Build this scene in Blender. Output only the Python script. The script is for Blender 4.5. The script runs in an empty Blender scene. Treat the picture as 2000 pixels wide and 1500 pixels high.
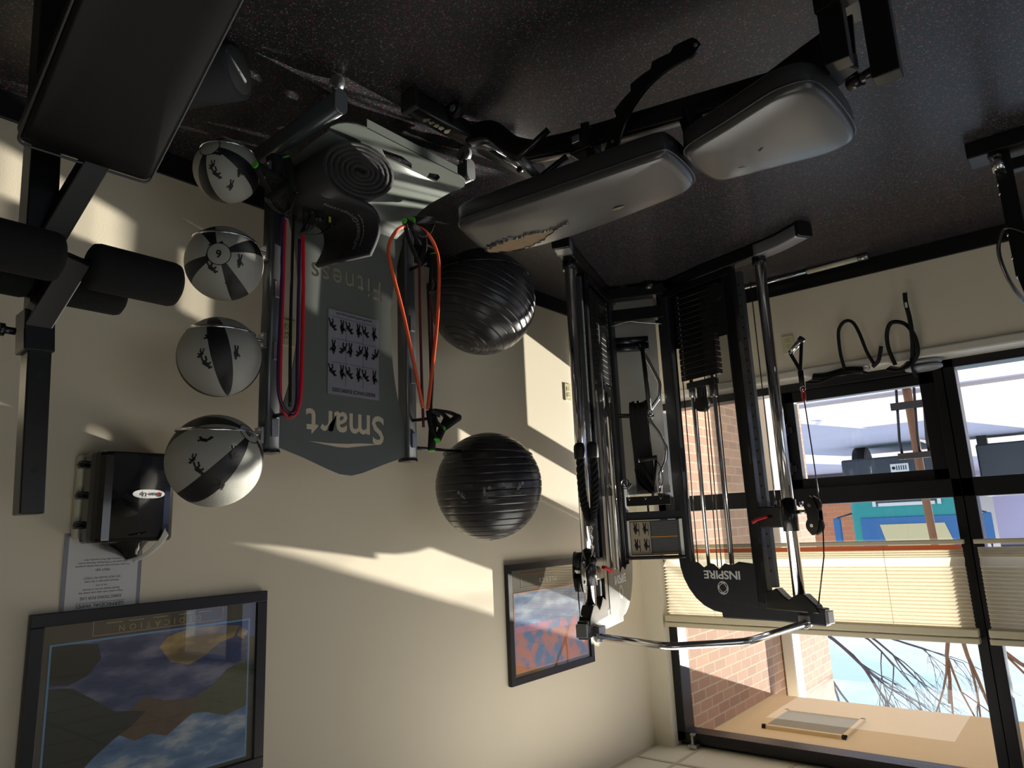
import bpy, bmesh, math, random
from mathutils import Vector, Matrix, Euler
random.seed(7)
C = bpy.context.scene.collection
PI = math.pi
V = Vector
# ------------------------------------------------------------------ camera
f = 1376.3; yaw, pitch, roll = 0.68047, 0.20202, 3.09778
fw = V((math.sin(yaw)*math.cos(pitch), math.cos(yaw)*math.cos(pitch), -math.sin(pitch)))
r0 = V((math.cos(yaw), -math.sin(yaw), 0)); u0 = r0.cross(fw)
rr = math.cos(roll)*r0 + math.sin(roll)*u0; uu = -math.sin(roll)*r0 + math.cos(roll)*u0
cd = bpy.data.cameras.new('camera'); cam = bpy.data.objects.new('camera', cd); C.objects.link(cam)
cd.sensor_fit = 'HORIZONTAL'; cd.sensor_width = 36.0; cd.lens = f/2000*36.0
cd.clip_start = 0.02; cd.clip_end = 500
m = Matrix((rr, uu, -fw)).transposed().to_4x4(); m.translation = V((0, 0, 1.5)); cam.matrix_world = m
bpy.context.scene.camera = cam
vs = bpy.context.scene.view_settings
vs.view_transform = 'Standard'; vs.look = 'None'; vs.gamma = 1.0; vs.exposure = 0.12; vs.use_curve_mapping = False
# ------------------------------------------------------------------ sky
w = bpy.data.worlds.new('sky'); bpy.context.scene.world = w; w.use_nodes = True
nt = w.node_tree; nt.nodes.clear(); N = nt.nodes.new; L = nt.links.new
tc = N('ShaderNodeTexCoord'); sx = N('ShaderNodeSeparateXYZ'); L(tc.outputs['Generated'], sx.inputs[0])
rmp = N('ShaderNodeValToRGB'); L(sx.outputs['Z'], rmp.inputs[0])
e = rmp.color_ramp.elements
e[0].position = 0.0; e[0].color = (0.80, 0.86, 0.92, 1); e[1].position = 0.7; e[1].color = (0.75, 0.92, 1.25, 1)
x = rmp.color_ramp.elements.new(0.28); x.color = (0.36, 0.62, 0.82, 1)
mp = N('ShaderNodeMapping'); mp.inputs['Scale'].default_value = (2.0, 2.0, 9.0); L(tc.outputs['Generated'], mp.inputs[0])
nz = N('ShaderNodeTexNoise'); nz.inputs['Scale'].default_value = 2.5; nz.inputs['Detail'].default_value = 6; L(mp.outputs[0], nz.inputs[0])
cr = N('ShaderNodeValToRGB'); cr.color_ramp.elements[0].position = 0.45; cr.color_ramp.elements[1].position = 0.75; L(nz.outputs[0], cr.inputs[0])
mx = N('ShaderNodeMixRGB'); mx.inputs['Color2'].default_value = (0.88, 0.93, 0.97, 1); L(cr.outputs[0], mx.inputs['Fac']); L(rmp.outputs[0], mx.inputs['Color1'])
bg = N('ShaderNodeBackground'); bg.inputs['Strength'].default_value = 1.4; L(mx.outputs[0], bg.inputs[0])
wo = N('ShaderNodeOutputWorld'); L(bg.outputs[0], wo.inputs[0])
# ------------------------------------------------------------------ sun, low, through the window wall
sd = bpy.data.lights.new('sun', 'SUN'); sd.energy = 12.0; sd.color = (1.0, 0.93, 0.82); sd.angle = math.radians(0.6)
so = bpy.data.objects.new('sun', sd); C.objects.link(so)
so.rotation_euler = V((0.29, -1.0, -0.305)).to_track_quat('-Z', 'Y').to_euler(); so.location = (-3, 14, 5)
# added fill lights under the ceiling, no known fixtures, to brighten the walls
for lx, ly, le in ((1.55, 3.3, 18), (0.2, .2, 8), (-1.8, -1.2, 6), (-3.2, 1.0, 7)):
    ld = bpy.data.lights.new('ceiling_fill', 'AREA'); ld.shape = 'RECTANGLE'; ld.size = 1.2; ld.size_y = 1.5
    ld.energy = le; ld.color = (1.0, 0.96, 0.88)
    lo = bpy.data.objects.new('fill_light', ld); C.objects.link(lo); lo.location = (lx, ly, 2.94)

# ------------------------------------------------------------------ materials
MATS = {}
def s2l(c): return tuple((v/255/12.92 if v/255 <= 0.04045 else ((v/255+0.055)/1.055)**2.4) for v in c)
def mat(name, rgb, rough=0.5, metal=0.0, noise=None, bump=None, spec=0.5, coat=0.0, mix=None, stretch=None, trans=0.0):
    """rgb sRGB 0-255; noise=(scale, amount) value mottling; bump=(scale, strength, dist); mix=(rgb2, scale, lo, hi)"""
    if name in MATS: return MATS[name]
    m = bpy.data.materials.new(name); m.use_nodes = True; t = m.node_tree; b = t.nodes['Principled BSDF']
    n = t.nodes.new; l = t.links.new
    c = s2l(rgb); b.inputs['Base Color'].default_value = (*c, 1); b.inputs['Roughness'].default_value = rough
    b.inputs['Metallic'].default_value = metal; b.inputs['Specular IOR Level'].default_value = spec
    b.inputs['Coat Weight'].default_value = coat; b.inputs['Coat Roughness'].default_value = 0.3 if 'vinyl' in name else 0.05; b.inputs['Transmission Weight'].default_value = trans
    tc = n('ShaderNodeTexCoord'); src = tc.outputs['Object']
    if stretch:
        mp = n('ShaderNodeMapping'); mp.inputs['Scale'].default_value = stretch; l(src, mp.inputs[0]); src = mp.outputs[0]
    col = None
    if mix:
        r2, sc, lo, hi = mix
        nz = n('ShaderNodeTexNoise'); nz.inputs['Scale'].default_value = sc; nz.inputs['Detail'].default_value = 5; l(src, nz.inputs[0])
        rp = n('ShaderNodeValToRGB'); rp.color_ramp.elements[0].position = lo; rp.color_ramp.elements[1].position = hi
        rp.color_ramp.elements[0].color = (*c, 1); rp.color_ramp.elements[1].color = (*s2l(r2), 1)
        l(nz.outputs[0], rp.inputs[0]); col = rp.outputs[0]
    if noise:
        nz = n('ShaderNodeTexNoise'); nz.inputs['Scale'].default_value = noise[0]; nz.inputs['Detail'].default_value = 6; l(src, nz.inputs[0])
        mr = n('ShaderNodeMapRange'); mr.inputs['To Min'].default_value = 1-noise[1]; mr.inputs['To Max'].default_value = 1+noise[1]; l(nz.outputs[0], mr.inputs[0])
        mu = n('ShaderNodeMixRGB'); mu.blend_type = 'MULTIPLY'; mu.inputs['Fac'].default_value = 1
        if col: l(col, mu.inputs['Color1'])
        else: mu.inputs['Color1'].default_value = (*c, 1)
        l(mr.outputs[0], mu.inputs['Color2']); col = mu.outputs[0]
        r2 = n('ShaderNodeMapRange'); r2.inputs['To Min'].default_value = max(0, rough-noise[1]*0.5); r2.inputs['To Max'].default_value = min(1, rough+noise[1]*0.5)
        l(nz.outputs[0], r2.inputs[0]); l(r2.outputs[0], b.inputs['Roughness'])
    if col: l(col, b.inputs['Base Color'])
    if bump:
        nb = n('ShaderNodeTexNoise'); nb.inputs['Scale'].default_value = bump[0]; nb.inputs['Detail'].default_value = 4; l(src, nb.inputs[0])
        bp = n('ShaderNodeBump'); bp.inputs['Strength'].default_value = bump[1]; bp.inputs['Distance'].default_value = bump[2]
        l(nb.outputs[0], bp.inputs['Height']); l(bp.outputs[0], b.inputs['Normal'])
    MATS[name] = m; return m

WALL = mat('beige_wall_paint', (222, 211, 188), 0.75, noise=(3, 0.03), bump=(180, 0.15, 0.002))
COLUMN = mat('cream_trim_paint', (222, 214, 192), 0.6, noise=(3, 0.02))
SILLW = mat('white_sill_paint', (214, 209, 196), 0.35)
BASEB = mat('black_rubber_base', (16, 16, 17), 0.35)
BRONZE = mat('dark_bronze_frame', (26, 26, 29), 0.38, metal=0.3)
BLACKM = mat('black_painted_steel', (14, 14, 15), 0.3, noise=(30, 0.05), coat=0.3)
GREYM = mat('charcoal_painted_steel', (48, 50, 54), 0.4, metal=0.4, noise=(20, 0.1))
SILV = mat('silver_painted_steel', (150, 152, 156), 0.35, metal=0.6)
CHROME = mat('chrome', (225, 225, 228), 0.12, metal=1.0)
STEEL = mat('brushed_steel', (175, 176, 178), 0.3, metal=0.95, noise=(40, 0.12), stretch=(1, 1, 0.05))
VINYL = mat('black_vinyl', (15, 15, 15), 0.45, spec=.3, bump=(420, 0.18, 0.001), noise=(6, 0.1))
VINYLG = mat('worn_black_vinyl', (58, 58, 60), 0.33, bump=(300, 0.2, 0.001), noise=(5, 0.08), coat=0.6)
FOAMB = mat('black_foam', (9, 9, 10), 0.95, bump=(200, 0.5, 0.003))
FOAMT = mat('tan_foam', (150, 128, 100), 0.95, bump=(60, 0.6, 0.004), noise=(30, 0.2))
RUBBER = mat('black_rubber', (16, 16, 17), 0.6)
BALLB = mat('charcoal_ball_vinyl', (46, 45, 48), 0.26, noise=(4, 0.06))
MEDG = mat('grey_ball_rubber', (158, 158, 150), 0.6, bump=(350, 0.5, 0.002), noise=(5, 0.04))
MEDK = mat('black_ball_rubber', (22, 22, 26), 0.5, bump=(350, 0.4, 0.002))
INK = mat('black_ink', (16, 16, 18), 0.6)
INKG = mat('grey_ink', (120, 122, 126), 0.6)
WHITEI = mat('white_ink', (205, 205, 205), 0.5)
SAGE = mat('sage_powder_coat', (96, 101, 96), 0.34, noise=(8, 0.03))
GUNM = mat('gunmetal_tube', (88, 92, 96), 0.3, metal=0.5, noise=(15, 0.05))
RED = mat('red_latex_tube', (200, 22, 40), 0.3)
ORANGE = mat('orange_latex_tube', (226, 92, 52), 0.35)
PURPLE = mat('purple_latex_tube', (58, 30, 66), 0.25)
MAROON = mat('maroon_latex_tube', (84, 24, 40), 0.3)
GREENP = mat('green_plastic', (82, 190, 50), 0.5)
WEB = mat('black_webbing', (15, 15, 17), 0.8, bump=(500, 0.4, 0.001))
PAPER = mat('white_paper', (205, 205, 203), 0.5, noise=(15, 0.03))
TISSUE = mat('white_tissue', (215, 212, 200), 0.9, bump=(60, 0.4, 0.003))
LAMIN = mat('laminated_sheet', (132, 132, 142), 0.25, bump=(14, 0.8, 0.006), coat=0.5)
REDP = mat('red_plastic', (170, 30, 36), 0.4)
ORANGEB = mat('yellow_orange_print', (215, 160, 30), 0.5)
IVORY = mat('ivory_plastic', (206, 200, 160), 0.4)
DARKP = mat('smoked_black_plastic', (10, 11, 15), 0.12, coat=0.6)
CREAMP = mat('cream_plastic', (205, 200, 176), 0.4)
PADG = mat('grey_pad_vinyl', (150, 152, 156), 0.4)
CONC = mat('concrete', (204, 194, 188), 0.85, noise=(2, 0.12))
ASPH = mat('asphalt', (196, 188, 198), 0.85, noise=(0.6, 0.12), bump=(60, 0.3, 0.01))
SOFF = mat('tan_soffit_stucco', (226, 202, 158), 0.85, noise=(1.5, 0.04), bump=(120, 0.3, 0.003))
BARK = mat('brown_bark', (128, 92, 66), 0.85, noise=(12, 0.25))
BARKG = mat('grey_bark', (96, 82, 84), 0.85, noise=(12, 0.2))
TEAL = mat('teal_truck_paint', (40, 150, 145), 0.35)
TBLUE = mat('blue_truck_glass', (46, 106, 160), 0.15)
TWHITE = mat('truck_white', (222, 222, 216), 0.4)
TDARK = mat('truck_dark', (52, 60, 66), 0.4)
TCREAM = mat('dash_paper', (214, 200, 150), 0.6)
FRAMEB = mat('black_wood_frame', (16, 16, 17), 0.35)
MATO = mat('dark_olive_mat_board', (100, 95, 78), 0.7)

def floor_mat():
    m = bpy.data.materials.new('speckled_black_rubber_floor'); m.use_nodes = True; t = m.node_tree; b = t.nodes['Principled BSDF']
    n = t.nodes.new; l = t.links.new
    tc = n('ShaderNodeTexCoord')
    vo = n('ShaderNodeTexVoronoi'); vo.inputs['Scale'].default_value = 260; l(tc.outputs['Object'], vo.inputs[0])
    sp = n('ShaderNodeSeparateColor'); l(vo.outputs['Color'], sp.inputs[0])
    rp = n('ShaderNodeValToRGB'); rp.color_ramp.interpolation = 'CONSTANT'
    el = rp.color_ramp.elements; el[0].position = 0; el[0].color = (0.014, 0.015, 0.018, 1); el[1].position = 0.75; el[1].color = (0.04, 0.042, 0.05, 1)
    for p, c in ((0.88, (0.15, 0.022, 0.026, 1)), (0.93, (0.14, 0.14, 0.15, 1)), (0.97, (0.03, 0.03, 0.03, 1))):
        q = el.new(p); q.color = c
    l(sp.outputs[0], rp.inputs[0]); l(rp.outputs[0], b.inputs['Base Color'])
    b.inputs['Roughness'].default_value = 0.6; b.inputs['Specular IOR Level'].default_value = 0.2
    b.inputs['Coat Weight'].default_value = 0.45; b.inputs['Coat Roughness'].default_value = 0.3
    nb = n('ShaderNodeTexNoise'); nb.inputs['Scale'].default_value = 220; nb.inputs['Detail'].default_value = 3; l(tc.outputs['Object'], nb.inputs[0])
    bp = n('ShaderNodeBump'); bp.inputs['Strength'].default_value = 0.55; bp.inputs['Distance'].default_value = 0.002
    l(nb.outputs[0], bp.inputs['Height']); l(bp.outputs[0], b.inputs['Normal'])
    return m
FLOOR = floor_mat()

def glass_mat():
    m = bpy.data.materials.new('window_glass'); m.use_nodes = True; t = m.node_tree; t.nodes.clear(); n = t.nodes.new; l = t.links.new
    tr = n('ShaderNodeBsdfTransparent'); tr.inputs[0].default_value = (0.97, 0.98, 0.98, 1)
    gl = n('ShaderNodeBsdfGlossy'); gl.inputs['Roughness'].default_value = 0.0
    fr = n('ShaderNodeLayerWeight'); fr.inputs[0].default_value = 0.5
    pw = n('ShaderNodeMath'); pw.operation = 'POWER'; pw.inputs[1].default_value = 5; l(fr.outputs['Facing'], pw.inputs[0])
    ma = n('ShaderNodeMath'); ma.operation = 'MULTIPLY_ADD'; ma.inputs[1].default_value = 0.6; ma.inputs[2].default_value = 0.03; l(pw.outputs[0], ma.inputs[0])
    mx = n('ShaderNodeMixShader'); l(ma.outputs[0], mx.inputs[0]); l(tr.outputs[0], mx.inputs[1]); l(gl.outputs[0], mx.inputs[2])
    o = n('ShaderNodeOutputMaterial'); l(mx.outputs[0], o.inputs[0]); return m
GLASS = glass_mat()

def mesh_mat():      # perforated shroud screen
    m = bpy.data.materials.new('black_screen_mesh'); m.use_nodes = True; t = m.node_tree; t.nodes.clear(); n = t.nodes.new; l = t.links.new
    tr = n('ShaderNodeBsdfTransparent'); d = n('ShaderNodeBsdfPrincipled'); d.inputs['Base Color'].default_value = (0.012, 0.012, 0.013, 1); d.inputs['Roughness'].default_value = 0.6
    mx = n('ShaderNodeMixShader'); mx.inputs[0].default_value = 0.62; l(tr.outputs[0], mx.inputs[1]); l(d.outputs[0], mx.inputs[2])
    o = n('ShaderNodeOutputMaterial'); l(mx.outputs[0], o.inputs[0]); return m
SCREEN = mesh_mat()

def brick_mat(name, c1, c2, mort, bw=0.2, rh=0.075, plane='YZ'):
    m = bpy.data.materials.new(name); m.use_nodes = True; t = m.node_tree; b = t.nodes['Principled BSDF']; n = t.nodes.new; l = t.links.new
    tc = n('ShaderNodeTexCoord'); sp = n('ShaderNodeSeparateXYZ'); cb = n('ShaderNodeCombineXYZ'); l(tc.outputs['Object'], sp.inputs[0])
    l(sp.outputs['Y' if plane == 'YZ' else 'X'], cb.inputs['X']); l(sp.outputs['Z'], cb.inputs['Y'])
    br = n('ShaderNodeTexBrick'); l(cb.outputs[0], br.inputs['Vector']); br.inputs['Scale'].default_value = 1
    br.inputs['Brick Width'].default_value = bw; br.inputs['Row Height'].default_value = rh; br.inputs['Mortar Size'].default_value = 0.006
    br.inputs['Color1'].default_value = (*s2l(c1), 1); br.inputs['Color2'].default_value = (*s2l(c2), 1); br.inputs['Mortar'].default_value = (*s2l(mort), 1)
    l(br.outputs[0], b.inputs['Base Color']); b.inputs['Roughness'].default_value = 0.9
    bp = n('ShaderNodeBump'); bp.inputs['Strength'].default_value = 0.6; bp.inputs['Distance'].default_value = 0.01; bp.invert = True
    l(br.outputs['Fac'], bp.inputs['Height']); l(bp.outputs[0], b.inputs['Normal']); return m
BRICK = brick_mat('brown_brick', (190, 150, 126), (168, 132, 112), (196, 180, 150))
BRICKO = brick_mat('orange_brick', (214, 140, 96), (200, 126, 88), (214, 176, 140), 0.6, 0.2, 'XZ')

def ceil_mat():
    return mat('ceiling_tile', (226, 222, 206), 0.9, bump=(90, 0.4, 0.003), noise=(2, 0.02))
CEIL = ceil_mat(); TBAR = mat('ceiling_tee_bar', (196, 190, 172), 0.5)

def blind_mat():
    m = bpy.data.materials.new('cream_pleated_fabric'); m.use_nodes = True; t = m.node_tree; t.nodes.clear(); n = t.nodes.new; l = t.links.new
    d = n('ShaderNodeBsdfDiffuse'); d.inputs[0].default_value = (*s2l((236, 230, 212)), 1)
    tr = n('ShaderNodeBsdfTranslucent'); tr.inputs[0].default_value = (*s2l((220, 213, 196)), 1)
    mx = n('ShaderNodeMixShader'); mx.inputs[0].default_value = 0.5; l(d.outputs[0], mx.inputs[1]); l(tr.outputs[0], mx.inputs[2])
    o = n('ShaderNodeOutputMaterial'); l(mx.outputs[0], o.inputs[0]); return m
BLIND = blind_mat()
BLINDR = mat('blind_rail_cream', (206, 196, 166), 0.5)
ORANGER = mat('orange_brick_band', (222, 110, 60), 0.6)

# ------------------------------------------------------------------ mesh builder
class MB:
    def __init__(s): s.v = []; s.f = []; s.m = []; s.sm = []; s.mi = 0; s.smooth = False
    def add(s, vs, fs, smooth=None):
        o = len(s.v); s.v += [tuple(p) for p in vs]; sm = s.smooth if smooth is None else smooth
        for q in fs: s.f.append(tuple(i+o for i in q)); s.m.append(s.mi); s.sm.append(sm)
        return s
    def box(s, c, d, R=None):
        c = V(c); hx, hy, hz = d[0]/2, d[1]/2, d[2]/2; vs = []
        for z in (-hz, hz):
            for y in (-hy, hy):
                for x in (-hx, hx):
                    p = V((x, y, z)); p = (R @ p) if R else p; vs.append(c+p)
        return s.add(vs, [(0, 2, 3, 1), (4, 5, 7, 6), (0, 1, 5, 4), (2, 6, 7, 3), (0, 4, 6, 2), (1, 3, 7, 5)], False)
    def bx(s, a, b):
        a = V(a); b = V(b); return s.box((a+b)/2, (abs(b.x-a.x), abs(b.y-a.y), abs(b.z-a.z)))
    def frames(s, pts, up, closed=False):
        pts = [V(p) for p in pts]; n = len(pts); out = []
        for i in range(n):
            a = pts[(i-1) % n] if closed or i > 0 else pts[i]; b = pts[(i+1) % n] if closed or i < n-1 else pts[i]
            t = (b-a).normalized(); sc = 1.0
            if (closed or 0 < i < n-1):
                t1 = (pts[i]-a).normalized(); co = max(0.35, t1.dot(t)); sc = 1/co
            side = t.cross(V(up)); 
            if side.length < 1e-4: side = t.cross(V((1, 0.02, 0)))
            side.normalize(); upv = side.cross(t).normalized(); out.append((pts[i], side, upv, sc))
        return out
    def rect(s, pts, wd, ht, up=(0, 0, 1), closed=False, rad=0):
        """sweep a (rounded) rectangle: wd along side, ht along up"""
        if rad:
            pf = []
            for cx, cy, a0 in ((1, 1, 0), (-1, 1, 90), (-1, -1, 180), (1, -1, 270)):
                for k in range(4):
                    a = math.radians(a0+k*30); pf.append((cx*(wd/2-rad)+rad*math.cos(a), cy*(ht/2-rad)+rad*math.sin(a)))
        else: pf = [(wd/2, ht/2), (-wd/2, ht/2), (-wd/2, -ht/2), (wd/2, -ht/2)]
        return s.sweep(pts, pf, up, closed, smooth=bool(rad))
    def sweep(s, pts, pf, up=(0, 0, 1), closed=False, smooth=True, mitre=True):
        fr = s.frames(pts, up, closed); n = len(pf); vs = []
        for p, sd, u, sc in fr:
            k = min(sc, 1.6) if mitre else 1
            for a, b in pf: vs.append(p+sd*a*k+u*b) if mitre else vs.append(p+sd*a+u*b)
        fs = []; m = len(fr)
        for i in range(m if closed else m-1):
            j = (i+1) % m
            for k in range(n):
                k2 = (k+1) % n; fs.append((i*n+k, i*n+k2, j*n+k2, j*n+k))
        s.add(vs, fs, smooth)
        if not closed:
            s.add(vs[:n], [tuple(range(n))], False); s.add(vs[-n:], [tuple(reversed(range(n)))], False)
        return s
    def tube(s, pts, r, seg=12, closed=False, r2=None):
        pts = [V(p) for p in pts]; n = len(pts)
        # parallel transport
        t0 = (pts[1]-pts[0]).normalized(); up = V((0, 0, 1)) if abs(t0.z) < 0.9 else V((1, 0, 0))
        nv = (up - t0*up.dot(t0)).normalized(); vs = []
        for i in range(n):
            a = pts[(i-1) % n] if closed or i > 0 else pts[i]; b = pts[(i+1) % n] if closed or i < n-1 else pts[i]
            t = (b-a).normalized(); nv = (nv - t*nv.dot(t)).normalized(); bn = t.cross(nv)
            ri = r if r2 is None else r+(r2-r)*i/(n-1)
            for k in range(seg):
                an = 2*PI*k/seg; vs.append(pts[i]+nv*math.cos(an)*ri+bn*math.sin(an)*ri)
        fs = []
        for i in range(n if closed else n-1):
            j = (i+1) % n
            for k in range(seg):
                k2 = (k+1) % seg; fs.append((i*seg+k, i*seg+k2, j*seg+k2, j*seg+k))
        s.add(vs, fs, True)
        if not closed:
            s.add(vs[:seg], [tuple(reversed(range(seg)))], False); s.add(vs[-seg:], [tuple(range(seg))], False)
        return s
    def cyl(s, a, b, r, seg=24, r2=None): return s.tube([a, b], r, seg, r2=r2)
    def lathe(s, prof, o, ax, seg=48, smooth=True):
        ax = V(ax).normalized(); e1 = ax.orthogonal().normalized(); e2 = ax.cross(e1); o = V(o); vs = []
        for r, h in prof:
            for k in range(seg):
                a = 2*PI*k/seg; vs.append(o+ax*h+(e1*math.cos(a)+e2*math.sin(a))*r)
        fs = []
        for i in range(len(prof)-1):
            for k in range(seg):
                k2 = (k+1) % seg; fs.append((i*seg+k, i*seg+k2, (i+1)*seg+k2, (i+1)*seg+k))
        return s.add(vs, fs, smooth)
    def prism(s, poly, fn, d):
        """poly 2D, fn(u,v,w)->3D, thickness d"""
        n = len(poly); vs = [fn(u, v, 0) for u, v in poly]+[fn(u, v, d) for u, v in poly]
        fs = [tuple(reversed(range(n))), tuple(range(n, 2*n))]+[(i, (i+1) % n, n+(i+1) % n, n+i) for i in range(n)]
        return s.add(vs, fs, False)
    def build(s, name, mats, parent=None, bevel=0, seg=2, kind=None, label=None, cat=None, group=None):
        me = bpy.data.meshes.new(name); me.from_pydata(s.v, [], s.f)
        mats = mats if isinstance(mats, (list, tuple)) else [mats]
        for q in mats: me.materials.append(q)
        for i, p in enumerate(me.polygons): p.material_index = min(s.m[i], len(mats)-1); p.use_smooth = s.sm[i]
        bm = bmesh.new(); bm.from_mesh(me); bmesh.ops.remove_doubles(bm, verts=bm.verts, dist=1e-5)
        bmesh.ops.recalc_face_normals(bm, faces=bm.faces); bm.to_mesh(me); bm.free()
        o = bpy.data.objects.new(name, me); C.objects.link(o)
        if parent:
            o.parent = parent; o.matrix_parent_inverse = wm(parent).inverted()
        else:
            # origin at the base of the thing
            xs = [v.co for v in me.vertices]
            if xs and not kind:
                c = V(((min(p.x for p in xs)+max(p.x for p in xs))/2, (min(p.y for p in xs)+max(p.y for p in xs))/2, min(p.z for p in xs)))
                me.transform(Matrix.Translation(-c)); o.location = c
        if bevel:
            b = o.modifiers.new('bevel', 'BEVEL'); b.width = bevel; b.segments = seg; b.limit_method = 'ANGLE'; b.angle_limit = math.radians(40); b.harden_normals = False
        tag(o, label, cat, group, kind); return o
def wm(o):
    M = Matrix.Translation(o.location) @ o.rotation_euler.to_matrix().to_4x4()
    if o.parent: M = wm(o.parent) @ o.matrix_parent_inverse @ M
    return M
def tag(o, label=None, cat=None, group=None, kind=None):
    if label: o['label'] = label
    if cat: o['category'] = cat
    if group: o['group'] = group
    if kind: o['kind'] = kind
    return o
def thing(name, loc, label, cat, group=None):
    o = bpy.data.objects.new(name, None); C.objects.link(o); o.location = loc; o.empty_display_size = 0.05
    return tag(o, label, cat, group)
def st(mb, name, m, **k): return mb.build(name, m, kind='structure', **k)
def B(*ab):
    m = MB()
    for i in range(0, len(ab), 2): m.bx(ab[i], ab[i+1])
    return m
# curve helpers
def arc(c, r, a0, a1, n, fn): return [fn(c[0]+r*math.cos(a0+(a1-a0)*i/n), c[1]+r*math.sin(a0+(a1-a0)*i/n)) for i in range(n+1)]
def smooth(pts, n=8, closed=False):
    pts = [V(p) for p in pts]; out = []; m = len(pts)
    rng = range(m) if closed else range(m-1)
    for i in rng:
        p0 = pts[(i-1) % m] if closed or i > 0 else pts[i]; p1 = pts[i]; p2 = pts[(i+1) % m]; p3 = pts[(i+2) % m] if closed or i+2 < m else pts[(i+1) % m]
        for k in range(n):
            t = k/n; out.append(0.5*((2*p1)+(p2-p0)*t+(2*p0-5*p1+4*p2-p3)*t*t+(3*p1-p0-3*p2+p3)*t**3))
    if not closed: out.append(pts[-1])
    return out
def circ(c, n, r, seg=32):
    n = V(n).normalized(); a = n.orthogonal().normalized(); b = n.cross(a); c = V(c)
    return [c+a*math.cos(2*PI*k/seg)*r+b*math.sin(2*PI*k/seg)*r for k in range(seg)]
# 2D decal helpers: fn(u,v) -> 3D
def dstroke(mb, pts, wd, fn):
    for (a, b) in zip(pts[:-1], pts[1:]):
        dx, dy = b[0]-a[0], b[1]-a[1]; l = math.hypot(dx, dy) or 1; nx, ny = -dy/l*wd/2, dx/l*wd/2; k = max(1, int(l/0.02)); ex, ey = dx/l*wd*0.2, dy/l*wd*0.2
        vs = []
        for i in range(k+1):
            x = a[0]-ex+(dx+2*ex)*i/k; y = a[1]-ey+(dy+2*ey)*i/k; vs += [fn(x+nx, y+ny), fn(x-nx, y-ny)]
        mb.add(vs, [(2*i, 2*i+1, 2*i+3, 2*i+2) for i in range(k)], True)
def ddisc(mb, c, r, fn, seg=14, inner=0):
    o = [fn(c[0]+r*math.cos(2*PI*k/seg), c[1]+r*math.sin(2*PI*k/seg)) for k in range(seg)]
    if inner:
        i_ = [fn(c[0]+inner*math.cos(2*PI*k/seg), c[1]+inner*math.sin(2*PI*k/seg)) for k in range(seg)]
        mb.add(o+i_, [(k, (k+1) % seg, seg+(k+1) % seg, seg+k) for k in range(seg)], True)
    else: mb.add(o, [tuple(range(seg))], True)
def dpoly(mb, poly, fn): mb.add([fn(u, v) for u, v in poly], [tuple(range(len(poly)))], False)
TXT = {}
def text2d(s, size=1.0, off=0.0, space=1.0, align='CENTER', shear=0):
    k = (s, off, space, align, shear)
    if k not in TXT:
        cu = bpy.data.curves.new('lettering', 'FONT'); cu.body = s; cu.size = 1.0; cu.offset = off; cu.space_character = space
        cu.align_x = align; cu.align_y = 'CENTER'; cu.resolution_u = 3; cu.shear = shear; cu.space_line = 1.1
        ob = bpy.data.objects.new('lettering', cu); C.objects.link(ob); bpy.context.view_layer.update()
        me = ob.evaluated_get(bpy.context.evaluated_depsgraph_get()).to_mesh()
        TXT[k] = ([(v.co.x, v.co.y) for v in me.vertices], [tuple(p.vertices) for p in me.polygons])
        ob.evaluated_get(bpy.context.evaluated_depsgraph_get()).to_mesh_clear()
        bpy.data.objects.remove(ob); bpy.data.curves.remove(cu)
    vs, fs = TXT[k]; return [(a*size, b*size) for a, b in vs], fs
def dtext(mb, s, size, c, fn, sx=1.0, **k):
    vs, fs = text2d(s, size, **k); mb.add([fn(c[0]+a*sx, c[1]+b) for a, b in vs], fs, False)
def man(mb, c, h, fn, pose=0, flip=1):
    """little pictogram of a person"""
    x, y = c; w_ = h*0.10; P = lambda a, b: (x+flip*a*h, y+b*h)
    poses = [([(0, .62), (0, .3)], [(0, .3), (.08, .15), (.1, -.05)], [(0, .3), (-.06, .15), (-.1, -.05)], [(0, .58), (.14, .45), (.24, .6)], [(0, .58), (-.12, .42), (-.06, .28)], (0, .74)),
             ([(0, .5), (.22, .34)], [(.22, .34), (.05, .2), (.1, 0)], [(.22, .34), (.3, .15), (.34, 0)], [(0, .48), (-.15, .35)], [(0, .48), (-.1, .6), (-.2, .62)], (-.06, .64)),
             ([(-.25, .2), (.15, .3)], [(.15, .3), (.3, .12), (.42, 0)], [(.15, .3), (.34, .2), (.5, .05)], [(-.25, .2), (-.25, 0)], [(-.2, .22), (-.34, .02)], (-.36, .28))]
    q = poses[pose % 3]
    for i, sgm in enumerate(q[:5]): dstroke(mb, [P(*a) for a in sgm], w_*(2.3 if i == 0 else 1), fn)
    ddisc(mb, P(*q[5]), h*0.075, fn, 10)
def sph(c, r, ax, up):
    """map small decal coords (metres) around direction ax of a sphere"""
    c = V(c); ax = V(ax).normalized(); R = V(up).cross(ax).normalized(); U = ax.cross(R)
    def fn(u, v):
        d = math.hypot(u, v); a = d/r
        if d < 1e-9: return c+ax*r
        t = (R*u+U*v)/d; return c+(ax*math.cos(a)+t*math.sin(a))*r
    return fn
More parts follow.
